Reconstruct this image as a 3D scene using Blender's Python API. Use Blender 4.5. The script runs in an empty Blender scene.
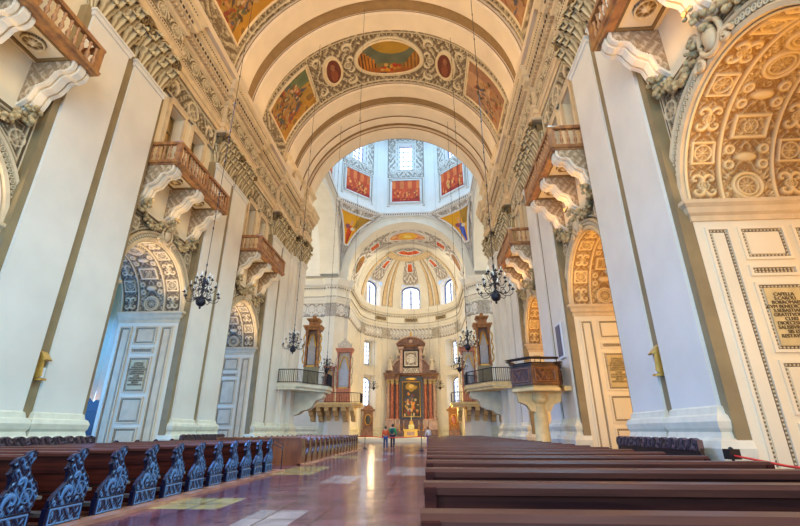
import bpy, math, random
import numpy as np
PI = math.pi
C = bpy.context.scene.collection
rnd = random.Random(5)

# ------------------------------------------------------------------ materials
def nodes(name):
    m = bpy.data.materials.new(name); m.use_nodes = True
    nt = m.node_tree; return m, nt, nt.nodes['Principled BSDF']
def col4(c): return (c[0], c[1], c[2], 1)
def mat(name, c, rough=.6, var=.12, scale=3., bump=.0, bscale=20., metal=0., spec=.5, c2=None, emit=None, es=1., stretch=None):
    m, nt, b = nodes(name)
    tc = nt.nodes.new('ShaderNodeTexCoord'); src = tc.outputs['Object']
    if stretch:
        mp = nt.nodes.new('ShaderNodeMapping'); mp.inputs['Scale'].default_value = stretch
        nt.links.new(src, mp.inputs['Vector']); src = mp.outputs['Vector']
    n = nt.nodes.new('ShaderNodeTexNoise'); n.inputs['Scale'].default_value = scale; n.inputs['Detail'].default_value = 5
    nt.links.new(src, n.inputs['Vector'])
    r = nt.nodes.new('ShaderNodeValToRGB')
    lo = c2 if c2 else tuple(x*(1-var) for x in c); hi = c if c2 else tuple(min(1, x*(1+var*.5)) for x in c)
    r.color_ramp.elements[0].position = .35; r.color_ramp.elements[1].position = .65
    r.color_ramp.elements[0].color = col4(lo); r.color_ramp.elements[1].color = col4(hi)
    nt.links.new(n.outputs['Fac'], r.inputs['Fac']); nt.links.new(r.outputs['Color'], b.inputs['Base Color'])
    b.inputs['Roughness'].default_value = rough; b.inputs['Metallic'].default_value = metal
    b.inputs['Specular IOR Level'].default_value = spec
    if bump:
        n2 = nt.nodes.new('ShaderNodeTexNoise'); n2.inputs['Scale'].default_value = bscale; n2.inputs['Detail'].default_value = 4
        nt.links.new(src, n2.inputs['Vector'])
        bp = nt.nodes.new('ShaderNodeBump'); bp.inputs['Strength'].default_value = bump; bp.inputs['Distance'].default_value = .03
        nt.links.new(n2.outputs['Fac'], bp.inputs['Height']); nt.links.new(bp.outputs['Normal'], b.inputs['Normal'])
    if emit:
        b.inputs['Emission Color'].default_value = col4(emit); b.inputs['Emission Strength'].default_value = es
    return m
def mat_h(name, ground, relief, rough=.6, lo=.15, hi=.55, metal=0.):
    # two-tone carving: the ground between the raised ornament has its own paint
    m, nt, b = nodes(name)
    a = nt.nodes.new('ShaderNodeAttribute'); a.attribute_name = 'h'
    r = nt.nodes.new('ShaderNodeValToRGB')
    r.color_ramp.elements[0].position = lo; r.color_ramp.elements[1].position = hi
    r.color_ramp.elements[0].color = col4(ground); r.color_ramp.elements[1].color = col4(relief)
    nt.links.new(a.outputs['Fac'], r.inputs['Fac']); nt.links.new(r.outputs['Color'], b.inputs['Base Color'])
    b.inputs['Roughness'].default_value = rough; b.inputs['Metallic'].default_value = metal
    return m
def mat_c(name, rough=.6, emit=0.):
    m, nt, b = nodes(name)
    a = nt.nodes.new('ShaderNodeAttribute'); a.attribute_name = 'Col'
    nt.links.new(a.outputs['Color'], b.inputs['Base Color']); b.inputs['Roughness'].default_value = rough
    return m

M = {}
M['plaster'] = mat('plaster', (.86, .74, .52), .65, .06, .6)
M['pier'] = mat('pier_plaster', (.86, .80, .68), .6, .07, .5)
M['strip'] = mat('tan_stone_strip', (.30, .215, .10), .6, .15, 1.5)
M['base'] = mat('base_stone', (.80, .74, .56), .45, .12, 2.)
M['vault'] = mat('vault_plaster', (.84, .66, .46), .7, .06, .7)
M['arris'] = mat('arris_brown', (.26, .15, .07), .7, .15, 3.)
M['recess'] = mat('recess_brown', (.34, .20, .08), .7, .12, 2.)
M['white'] = mat('white_plaster', (.86, .85, .83), .6, .04, .7)
M['choir'] = mat('choir_plaster', (.86, .80, .68), .6, .05, .7)
M['mould'] = mat('moulding_plaster', (.76, .56, .32), .6, .12, 2., .2, 30)
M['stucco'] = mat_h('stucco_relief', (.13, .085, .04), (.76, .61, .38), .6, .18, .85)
M['stucco_warm_lit'] = mat_h('stucco_relief_warm_lit', (.34, .17, .05), (.88, .64, .30), .5, .12, .85)  # right soffits: the same stucco with warm lamplight put into its colours
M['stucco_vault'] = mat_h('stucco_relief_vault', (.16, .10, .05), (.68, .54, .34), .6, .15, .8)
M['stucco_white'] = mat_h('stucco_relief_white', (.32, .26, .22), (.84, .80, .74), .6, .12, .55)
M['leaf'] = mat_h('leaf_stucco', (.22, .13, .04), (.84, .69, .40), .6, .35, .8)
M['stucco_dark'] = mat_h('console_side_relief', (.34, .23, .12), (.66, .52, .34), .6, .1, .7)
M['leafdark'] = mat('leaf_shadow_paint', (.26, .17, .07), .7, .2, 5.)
M['fruit'] = mat('fruit_stucco', (.66, .50, .25), .6, .35, 9., c2=(.34, .23, .10))
M['leafw'] = mat('leaf_stucco_pale', (.74, .68, .58), .6, .35, 6., .5, 12, c2=(.42, .37, .31))
M['blackbead'] = mat('dark_bead', (.10, .06, .035), .7)
M['rail'] = mat('rail_wood', (.50, .22, .06), .45, .25, 4., c2=(.25, .10, .04))
M['baluster'] = mat('baluster_wood', (.50, .25, .11), .45, .25, 6.)
M['console'] = mat('console_stucco', (.90, .80, .62), .55, .10, 2.)
M['pane'] = mat('amber_pane', (.42, .25, .07), .3, .2, 4.)
M['winlit'] = mat('bright_pane', (.8, .85, .95), .4, .0, 1., emit=(.80, .90, 1.), es=1.25)
M['muntin'] = mat('window_bar', (.12, .18, .42), .5)
M['pew'] = mat('pew_wood', (.09, .018, .010), .62, .3, 2., .1, 30, c2=(.035, .008, .006), stretch=(.6, 8, 8), spec=.04)
M['pewtop'] = mat('pew_top_wood', (.12, .03, .016), .36, .25, 3., c2=(.08, .02, .012), stretch=(.6, 8, 8), spec=.18)
M['pewlight'] = mat('pew_seat_wood', (.20, .14, .10), .32, .25, 3., stretch=(.6, 6, 6), spec=.7)
M['redwood'] = mat('red_wood', (.33, .11, .04), .35, .25, 3., c2=(.20, .06, .025), stretch=(1, 1, .4), spec=.5)
M['pewend'] = mat_h('carved_pew_end', (.008, .007, .025), (.11, .23, .42), .30, .25, .8)  # blue reflected on the dark wood is put into the relief colour
M['pewend_brown'] = mat_h('carved_brown_end', (.10, .035, .015), (.55, .30, .14), .4, .1, .6)
M['darkcarve'] = mat_h('carved_stall', (.014, .008, .012), (.11, .065, .075), .4, .1, .6)
M['iron'] = mat('black_iron', (.03, .025, .03), .4, .1, 5., metal=.6)
M['brass'] = mat('brass', (.85, .55, .14), .3, .1, 5., metal=.8)
M['gold'] = mat('gold', (.85, .50, .09), .35, .15, 4., metal=.55)
M['redmarble'] = mat('red_marble', (.50, .16, .09), .25, .3, 2.5, c2=(.30, .08, .05))
M['palemarble'] = mat('pale_marble', (.50, .32, .25), .3, .25, 2.5)
M['brownmarble'] = mat('brown_marble', (.27, .14, .09), .35, .35, 2., c2=(.13, .06, .04))
M['darkmarble'] = mat('dark_marble', (.035, .035, .04), .3)
M['bronze'] = mat('pulpit_bronze', (.20, .085, .035), .35, .4, 2.5, .3, 14, metal=.25, c2=(.09, .035, .02))
M['pulpitstone'] = mat('pulpit_stone', (.84, .58, .24), .5, .15, 3.)
M['greygreen'] = mat('grey_green_paint', (.26, .25, .17), .5)
M['pipe'] = mat('organ_pipe', (.62, .60, .62), .3, .1, 3., metal=.6)
M['organred'] = mat('organ_red', (.62, .22, .12), .45, .2, 3.)
M['statue'] = mat('statue_stone', (.72, .62, .48), .5, .25, 6., .3, 10)
M['red'] = mat('red_rope', (.85, .03, .02), .5)
M['skin'] = mat('skin', (.62, .38, .26), .5)
M['kerb'] = mat('kerb_marble', (.60, .26, .16), .22, .3, 2., c2=(.42, .17, .11))
M['fresco'] = mat_c('fresco_paint', .7)
M['letters'] = mat('letter_paint', (.16, .10, .04), .6)
M['plaque'] = mat('plaque_stone', (.66, .50, .24), .5, .15, 3.)
M['candle'] = mat('candle_wax', (.85, .80, .65), .5)
M['flame'] = mat('flame', (1, .8, .4), .5, emit=(1., .75, .35), es=8.)

# ------------------------------------------------------------------ mesh builder
def inpoly(x, y, poly):
    ins = np.zeros(x.shape, bool); n = len(poly)
    for i in range(n):
        x0, y0 = poly[i]; x1, y1 = poly[(i+1) % n]
        c = ((y0 > y) != (y1 > y)) & (x < (x1-x0)*(y-y0)/((y1-y0) if y1 != y0 else 1e-9)+x0)
        ins ^= c
    return ins
def linked(name, data, parent=None):
    o = bpy.data.objects.new(name, data); C.objects.link(o)
    if parent is not None: o.parent = parent
    return o
def origin(o):
    p = np.zeros(3)
    while o is not None: p += np.array(o.location); o = o.parent
    return p
class MB:
    def __init__(s): s.v = []; s.f = []; s.n = 0; s.h = []; s.c = []; s.sm = []
    def add(s, V, F, h=None, c=None, smooth=False):
        V = np.asarray(V, float).reshape(-1, 3); n = s.n
        s.v.append(V); s.f += [tuple(i+n for i in q) for q in F]; s.n += len(V)
        s.sm += [smooth]*len(F)
        s.h.append(np.ones(len(V)) if h is None else np.asarray(h, float).ravel())
        s.c.append(np.ones((len(V), 3)) if c is None else np.asarray(c, float).reshape(-1, 3))
        return s
    def box(s, x0, x1, y0, y1, z0, z1, tx=0, ty=0):
        # tx, ty: how far the top draws in
        V = [(x0,y0,z0),(x1,y0,z0),(x1,y1,z0),(x0,y1,z0),(x0+tx,y0+ty,z1),(x1-tx,y0+ty,z1),(x1-tx,y1-ty,z1),(x0+tx,y1-ty,z1)]
        return s.add(V, [(0,3,2,1),(4,5,6,7),(0,1,5,4),(1,2,6,5),(2,3,7,6),(3,0,4,7)])
    def quad(s, a, b, c, d): return s.add([a, b, c, d], [(0, 1, 2, 3)])
    def grid(s, P, h=None, c=None, mask=None, smooth=True, wrapu=False):
        m, n = P.shape[:2]; F = []
        for i in range(m if wrapu else m-1):
            i2 = (i+1) % m
            for j in range(n-1):
                if mask is not None and not (mask[i, j] and mask[i2, j] and mask[i, j+1] and mask[i2, j+1]): continue
                F.append((i*n+j, i2*n+j, i2*n+j+1, i*n+j+1))
        return s.add(P.reshape(-1, 3), F, h, c, smooth)
    def lathe(s, prof, at=(0, 0, 0), n=12, sx=1., sy=1.):
        t = np.arange(n)*2*PI/n
        P = np.array([[(at[0]+r*math.cos(a)*sx, at[1]+r*math.sin(a)*sy, at[2]+z) for r, z in prof] for a in t])
        s.grid(P, wrapu=True)
        return s
    def ell(s, c, r, n=10, m=6):
        p = [(max(1e-4, math.sin(PI*i/m)), -math.cos(PI*i/m)) for i in range(m+1)]
        P = np.array([[(c[0]+r[0]*q*math.cos(a), c[1]+r[1]*q*math.sin(a), c[2]+r[2]*z) for q, z in p] for a in np.arange(n)*2*PI/n])
        return s.grid(P, wrapu=True)
    def tube(s, pts, r, n=6, closed=False, up=(0, 0, 1)):
        P = [np.array(p, float) for p in pts]; k = len(P); R = r if hasattr(r, '__len__') else [r]*k
        out = []
        for i in range(k):
            a = P[(i-1) % k] if (closed or i > 0) else P[i]; b = P[(i+1) % k] if (closed or i < k-1) else P[i]
            t = b-a; t /= max(1e-9, np.linalg.norm(t))
            u = np.cross(t, up)
            if np.linalg.norm(u) < .1: u = np.cross(t, (1, 0, .13))
            u /= np.linalg.norm(u); w = np.cross(u, t)
            out.append([P[i]+R[i]*(u*math.cos(2*PI*j/n)+w*math.sin(2*PI*j/n)) for j in range(n+1)])
        if closed: out.append(out[0])
        G = np.array(out); s.grid(G)
        if not closed:
            s.add(G[0][:n], [tuple(range(n))]); s.add(G[-1][:n], [tuple(range(n))[::-1]])
        return s
    def prism(s, poly, ax, a, b):
        n = len(poly)
        def pt(u, v, w): return (w, u, v) if ax == 'x' else ((u, w, v) if ax == 'y' else (u, v, w))
        V = [pt(u, v, a) for u, v in poly]+[pt(u, v, b) for u, v in poly]
        F = [tuple(range(n))[::-1], tuple(range(n, 2*n))]+[(i, (i+1) % n, n+(i+1) % n, n+i) for i in range(n)]
        return s.add(V, F)
    def sweep(s, path, prof, closed=False, caps=True, smooth=False):
        # plan path (x,y); profile (d,z), d to the left of travel; mitred corners
        P = [np.array(p, float) for p in path]; k = len(P); ring = []
        for i in range(k):
            d0 = P[i]-P[i-1] if (i > 0 or closed) else None
            d1 = P[(i+1) % k]-P[i] if (i < k-1 or closed) else None
            if d0 is None: d0 = d1
            if d1 is None: d1 = d0
            d0 = d0/np.linalg.norm(d0); d1 = d1/np.linalg.norm(d1)
            n0 = np.array((-d0[1], d0[0])); n1 = np.array((-d1[1], d1[0]))
            m = n0+n1; L = m@m
            m = m*2/L if L > 1e-6 else n0
            ring.append([(P[i][0]+m[0]*d, P[i][1]+m[1]*d, z) for d, z in prof])
        if closed: ring.append(ring[0])
        G = np.array(ring); s.grid(G, smooth=smooth)
        if caps and not closed:
            n = len(prof); s.add(G[0], [tuple(range(n))]); s.add(G[-1], [tuple(range(n))[::-1]])
        return s
    def arc(s, cy, cz, r, x, prof, a0=0., a1=PI, n=40, axis='x'):
        # profile (dr, dx) swept round an arc in the plane x = const (axis 'x') or y = const (axis 'y')
        ring = []
        for i in range(n+1):
            a = a0+(a1-a0)*i/n
            if axis == 'x': ring.append([(x-dx, cy+(r+dr)*math.cos(a), cz+(r+dr)*math.sin(a)) for dr, dx in prof])
            else: ring.append([(cy+(r+dr)*math.cos(a), x+dx, cz+(r+dr)*math.sin(a)) for dr, dx in prof])
        return s.grid(np.array(ring), smooth=False)
    def build(s, name, m, parent=None, side=1, flipx=None, kind=None, xf=None):
        V = np.concatenate(s.v); h = np.concatenate(s.h); c = np.concatenate(s.c)
        if xf is not None: V = xf(V)
        f = s.f
        if side < 0:
            V = V*np.array((-1, 1, 1)); f = [q[::-1] for q in f]
        V = V-origin(parent)
        me = bpy.data.meshes.new(name); me.from_pydata(V.tolist(), [], f)
        me.polygons.foreach_set('use_smooth', s.sm)
        if (h != 1).any(): me.attributes.new('h', 'FLOAT', 'POINT').data.foreach_set('value', h)
        if (c != 1).any():
            ca = me.color_attributes.new('Col', 'FLOAT_COLOR', 'POINT')
            ca.data.foreach_set('color', np.c_[c, np.ones(len(c))].astype(np.float32).ravel())
        me.update()
        me.materials.append(m if not isinstance(m, str) else M[m])
        o = linked(name, me, parent)
        if kind: o['kind'] = kind
        return o
def empty(name, loc): o = linked(name, None); o.location = loc; o.empty_display_size = .2; return o
def tag(o, label, cat, group=None, kind=None):
    o['label'] = label; o['category'] = cat
    if group: o['group'] = group
    if kind: o['kind'] = kind
    return o
def thing(name, loc, label, cat, group=None): return tag(empty(name, loc), label, cat, group)
def copy_tree(o, parent=None, loc=None):
    c = o.copy(); C.objects.link(c)
    if parent is not None: c.parent = parent
    if loc is not None: c.location = loc
    for ch in list(o.children): copy_tree(ch, c)
    return c
SN = {-1: 'left', 1: 'right'}

# ------------------------------------------------------------------ ornament height functions
def rg(d, w): return np.clip(1-(d/w)**2, 0, 1)
def rosette(x, y, r, n=8):
    q = np.hypot(x, y); t = np.arctan2(y, x)
    h = rg(q, r*.22)+.8*(q < r*.8)*(q > r*.2)*np.abs(np.cos(n*t/2))**.6*(1-.6*(q/r))
    return np.maximum(h, rg(q-r*.93, r*.12))
def scroll(x, y, r, sgn=1):
    q = np.hypot(x, y)+1e-6; t = np.arctan2(y, x*sgn)
    ph = (t-2.6*np.log(q/r)) % (2*PI)
    return np.maximum(rg(ph-PI, 1.5)*(q < r), rg(q, r*.16))
def arab(x, y, k=9.):
    def one(k, p):
        a = x*k+p; b = y*k
        u = np.sin(a+1.3*np.sin(b*.9+.5)); w = np.sin(b*.8-1.4*np.sin(a*1.1))
        return np.maximum(np.exp(-(u*2.3)**2), np.exp(-(w*2.3)**2))*(.62+.38*np.sin(a*1.7+b*1.3))
    return np.maximum(one(k, 0), .62*one(k*2.3, 1.))
def frame(x, y, hx, hy, w): return rg(np.maximum(np.abs(x)-hx, np.abs(y)-hy), w)
def relief(mb, u0, u1, v0, v1, res, fn, mp, depth, mask=None):
    nu = max(2, int((u1-u0)/res)+1); nv = max(2, int((v1-v0)/res)+1)
    U, Vv = np.meshgrid(np.linspace(u0, u1, nu), np.linspace(v0, v1, nv), indexing='ij')
    H = np.clip(fn(U, Vv), 0, 1.3)
    P = mp(U, Vv, H*depth)
    mb.grid(P, h=H, mask=None if mask is None else mask(U, Vv))
    return mb

# ------------------------------------------------------------------ fresco painter
def paint(u, v, kind, seed):
    r = np.random.RandomState(seed); c = np.zeros(u.shape+(3,))
    ns = sum(np.sin(u*r.uniform(5, 22)+r.uniform(0, 6))*np.sin(v*r.uniform(5, 22)+r.uniform(0, 6)) for _ in range(6))/4
    def put(mask, col, a=1.): c[mask] = c[mask]*(1-a)+np.array(col)*a
    if kind == 'town':
        c[:] = (.36, .28, .10); put(v > .35, (.26, .26, .16)); put((np.hypot((u-.55)*1.2, (v-1.)*1.) < .38), (.72, .42, .05))
        for i, x in enumerate(np.linspace(.02, .26, 7)): put((np.abs(u-x) < .014) & (v < .92-x*1.6), (.85, .36, .04)); 
        put((u < .30) & (v < .95-u*2.1) & (np.sin(u*130) > .2), (.80, .34, .04)); put((u < .3) & (v < .95-u*2.1) & (np.sin(u*130) < -.3), (.22, .08, .02))
        put((u > .68) & (v < .2+(u-.68)*2.4), (.42, .19, .04)); put((u > .68) & (v < .2+(u-.68)*2.4) & (np.sin(u*110) > .3), (.75, .36, .05))
        put(v < .22, (.60, .22, .04)); put((v < .07) & (u < .45), (.05, .05, .09))
        for _ in range(26):
            x, y = r.uniform(.36, .68), r.uniform(.12, .3)
            put(np.hypot((u-x)*1.7, v-y) < r.uniform(.03, .06), [(.70, .10, .02), (.85, .42, .05), (.12, .12, .05), (.80, .52, .16)][r.randint(4)])
    elif kind in ('battle', 'pale', 'deep'):
        sky = {'battle': (.62, .36, .07), 'pale': (.72, .42, .22), 'deep': (.48, .20, .04)}[kind]
        c[:] = sky; put((v > .5) & (u > .3), np.array(sky)*1.15); put((u < .35) & (v > .45), (.28, .32, .16) if kind == 'battle' else (.66, .38, .22))
        put(u > .74, (.80, .42, .05) if kind == 'battle' else (.60, .32, .18))
        pal = [(.50, .10, .03), (.60, .32, .10), (.70, .38, .14), (.18, .09, .03), (.72, .26, .05), (.30, .18, .05), (.80, .55, .26), (.14, .08, .04), (.62, .16, .04), (.16, .16, .22), (.74, .44, .14), (.20, .20, .09)]
        put(ns > .35, (.30, .16, .05) if kind == 'battle' else (.50, .24, .12), .7)
        for _ in range(150 if kind != 'pale' else 60):
            x = r.uniform(.08, .8); y = r.uniform(.0, .35+.5*(1-abs(x-.45)*1.6))
            an = r.uniform(0, PI); du = (u-x); dv = (v-y)
            e = np.hypot((du*math.cos(an)+dv*math.sin(an))/r.uniform(.03, .09), (-du*math.sin(an)+dv*math.cos(an))/r.uniform(.015, .04))
            put(e < 1, pal[r.randint(len(pal))], .85)
        for _ in range(9):
            x, y = r.uniform(.2, .7), r.uniform(.3, .75); put(np.hypot(u-x, v-y) < .028, (.82, .55, .32))
    elif kind == 'portrait':
        c[:] = (.24, .045, .015)
        put(np.hypot((u-.5)*1.3, (v-.35)) < .26, (.42, .10, .03)); put(np.hypot((u-.5), (v-.66)*.9) < .12, (.50, .18, .07))
        put(rg(np.sin(u*14+3*np.sin(v*9)), .5) > .5, (.16, .03, .01), .5)
    elif kind == 'red':
        c[:] = (.66, .075, .012)
        put((v > .62) & (np.sin(u*22) > .1), (.82, .20, .04)); put((v < .2), (.42, .03, .01))
        for _ in range(40):
            x, y = r.uniform(.1, .9), r.uniform(.12, .55)
            put(np.hypot((u-x)*1.5, (v-y)*.7) < r.uniform(.02, .05), [(.35, .02, .01), (.88, .30, .06), (.75, .16, .03), (.88, .42, .10)][r.randint(4)])
    elif kind in ('sainta', 'saintb'):
        c[:] = (.82, .40, .015); put(ns > .25, (.70, .28, .02)); put((u < .35) & (v > .6), (.45, .25, .03))
        rob = (.70, .07, .01) if kind == 'sainta' else (.07, .12, .62)
        put(np.hypot((u-.52)/.22, (v-.34)/.30) < 1, rob); put(np.hypot((u-.42)/.12, (v-.20)/.2) < 1, np.array(rob)*.6)
        put(np.hypot((u-.52)/.07, (v-.72)/.09) < 1, (.68, .36, .16)); put(np.hypot((u-.36)/.14, (v-.55)/.05) < 1, (.85, .70, .50))
        put(np.hypot((u-.70)/.14, (v-.6)/.07) < 1, (.28, .08, .12))
    elif kind == 'glory':
        c[:] = (.78, .34, .10); put(np.hypot((u-.5)*1.6, v-.45) < .42, (.92, .52, .05)); put(np.hypot((u-.5)*1.6, v-.42) < .18, (.98, .78, .20))
        for _ in range(22):
            x, y = r.uniform(.05, .95), r.uniform(.1, .8)
            if abs(x-.5) > .18: put(np.hypot((u-x)*2., v-y) < r.uniform(.06, .12), [(.75, .22, .12), (.55, .30, .35), (.85, .50, .25)][r.randint(3)])
    elif kind == 'altar':
        c[:] = (.06, .05, .05); put(np.hypot((u-.5)/.36, (v-.84)/.13)+.5*ns < .9, (.42, .25, .04)); put(np.hypot((u-.5)/.14, (v-.87)/.06) < 1, (.75, .52, .16))
        pal = [(.40, .06, .03), (.06, .08, .20), (.60, .36, .12), (.70, .28, .05), (.10, .12, .08), (.80, .60, .36)]
        for _ in range(60):
            x, y = r.uniform(.08, .92), r.uniform(.05, .72)
            if abs(x-.5) < .34-.3*y+.15 or y < .4: put(np.hypot((u-x)/r.uniform(.04, .10), (v-y)/r.uniform(.02, .06)) < 1, pal[r.randint(6)], .85)
    if kind == 'portrait': c *= .6
    c *= (1+.22*ns)[..., None]
    if kind in ('town', 'battle', 'pale'): c = c**1.25*.62
    return np.clip(c, 0, 1)
def fresco(name, mp, nu, nv, kind, seed, label, cat='painting', inside=None, fr=.09, frm='mould', group=None, par=None, border=None, flip=False):
    # mp(u,v)->xyz for u,v in 0..1; inside(u,v)->bool for a shaped field
    U, V = np.meshgrid(np.linspace(0, 1, nu), np.linspace(0, 1, nv), indexing='ij')
    P = mp(U, V); c0 = P.reshape(-1, 3).mean(0)
    root = par if par is not None else thing(name, tuple(c0), label, cat, group)
    mb = MB(); mb.grid(P, c=paint(1-U if flip else U, V, kind, seed), mask=None if inside is None else inside(U, V)); mb.build('painted_field', 'fresco', root)
    bd = border if border else [(t, 0) for t in np.linspace(0, 1, 12)]+[(1, t) for t in np.linspace(0, 1, 12)[1:]]+[(1-t, 1) for t in np.linspace(0, 1, 12)[1:]]+[(0, 1-t) for t in np.linspace(0, 1, 12)[1:-1]]
    pts = [mp(np.array(u), np.array(v)) for u, v in bd]
    b = MB(); b.tube(pts, fr, 6, closed=True); b.build('frame', frm, root)
    return root
OV = [(.5+.5*math.cos(a), .5+.5*math.sin(a)) for a in np.arange(0, 2*PI, PI/20)]
def oval_in(u, v): return np.hypot(u-.5, v-.5) < .512

# ------------------------------------------------------------------ layout constants (metres; x across, y towards the altar)
W = 9.5; PF = 9.1; PIT = 9.75
PIERS = [2.95, 12.7, 22.45, 32.2]; BAYS = [7.83, 17.58, 27.33]
ZS = 6.85; RA = 2.5; XD = 12.6; CZ = 21.4; RV = 9.25
Y0 = -7.

def floor():
    mb = {'floor_red': MB(), 'cream': MB(), 'yellow': MB()}
    xs = [-2.6, -1.15, -.33, .52, 1.25, 2.6]; 
    def cell(x0, x1, y0, y1, k): mb[k].quad((x0, y0, 0), (x1, y0, 0), (x1, y1, 0), (x0, y1, 0))
    ys = [-1.3, .2, 1.65, 3.1, 4.4, 5.7, 7.15, 8.5, 9.9, 11.3, 12.7, 15.0, 18.4, 20.2, 22, 24, 26, 28, 30, 32, 34.4, 37]
    for i in range(len(xs)-1):
        for j in range(len(ys)-1):
            k = 'floor_red'
            if i == 2 and ys[j] in (7.15, 1.65, 12.7, 22, 28): k = 'cream'
            if i == 0 and ys[j] in (8.5, 3.1, 15.0, 24): k = 'yellow'
            if i == 4 and ys[j] in (15.0, 4.4, 26): k = 'cream'
            cell(xs[i], xs[i+1], ys[j], ys[j+1], k)
    for x0, x1, y0, y1 in ((-24, -2.6, Y0, 75), (2.6, 24, Y0, 75), (-2.6, 2.6, Y0, -1.3), (-2.6, 2.6, 37, 42)): cell(x0, x1, y0, y1, 'floor_red')
    cell(-2.6, 2.6, 42, 75, 'cream')
    V = []; me = bpy.data.meshes.new('floor'); allv = []; allf = []; mi = []
    for q, k in enumerate(mb):
        n0 = len(allv); allv += np.concatenate(mb[k].v).tolist(); allf += [tuple(i+n0 for i in f) for f in mb[k].f]; mi += [q]*len(mb[k].f)
    me.from_pydata(allv, [], allf); me.polygons.foreach_set('material_index', mi)
    for nm, a, b2 in (('floor_red_marble', (.27, .085, .095), (.13, .038, .05)), ('floor_cream_marble', (.54, .38, .32), (.36, .23, .20)), ('floor_yellow_marble', (.64, .44, .16), (.46, .30, .10))):
        m, nt, b = nodes(nm)
        tc = nt.nodes.new('ShaderNodeTexCoord')
        n = nt.nodes.new('ShaderNodeTexNoise'); n.inputs['Scale'].default_value = 1.6; n.inputs['Detail'].default_value = 8; n.inputs['Distortion'].default_value = .8
        nt.links.new(tc.outputs['Object'], n.inputs['Vector'])
        r = nt.nodes.new('ShaderNodeValToRGB'); r.color_ramp.elements[0].position = .3; r.color_ramp.elements[1].position = .7
        r.color_ramp.elements[0].color = col4(b2); r.color_ramp.elements[1].color = col4(a)
        nt.links.new(n.outputs['Fac'], r.inputs['Fac'])
        br = nt.nodes.new('ShaderNodeTexBrick'); br.inputs['Scale'].default_value = 1; br.offset = 0
        br.inputs['Brick Width'].default_value = .85; br.inputs['Row Height'].default_value = .7; br.inputs['Mortar Size'].default_value = .018
        br.inputs['Color1'].default_value = (1, 1, 1, 1); br.inputs['Color2'].default_value = (.60, .58, .62, 1); br.inputs['Mortar'].default_value = (.16, .12, .12, 1)
        nt.links.new(tc.outputs['Object'], br.inputs['Vector'])
        mx = nt.nodes.new('ShaderNodeMixRGB'); mx.blend_type = 'MULTIPLY'; mx.inputs[0].default_value = 1
        nt.links.new(r.outputs['Color'], mx.inputs[1]); nt.links.new(br.outputs['Color'], mx.inputs[2]); nt.links.new(mx.outputs[0], b.inputs['Base Color'])
        n2 = nt.nodes.new('ShaderNodeTexNoise'); n2.inputs['Scale'].default_value = 1.7; n2.inputs['Detail'].default_value = 5
        nt.links.new(tc.outputs['Object'], n2.inputs['Vector'])
        mr = nt.nodes.new('ShaderNodeMapRange'); mr.inputs['To Min'].default_value = .07; mr.inputs['To Max'].default_value = .26
        nt.links.new(n2.outputs['Fac'], mr.inputs['Value']); nt.links.new(mr.outputs['Result'], b.inputs['Roughness'])
        b.inputs['Specular IOR Level'].default_value = .8
        bp = nt.nodes.new('ShaderNodeBump'); bp.inputs['Strength'].default_value = .20; bp.inputs['Distance'].default_value = .06
        nt.links.new(n2.outputs['Fac'], bp.inputs['Height']); nt.links.new(bp.outputs['Normal'], b.inputs['Normal'])
        me.materials.append(m)
    o = linked('floor', me); o['kind'] = 'structure'
floor()

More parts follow.
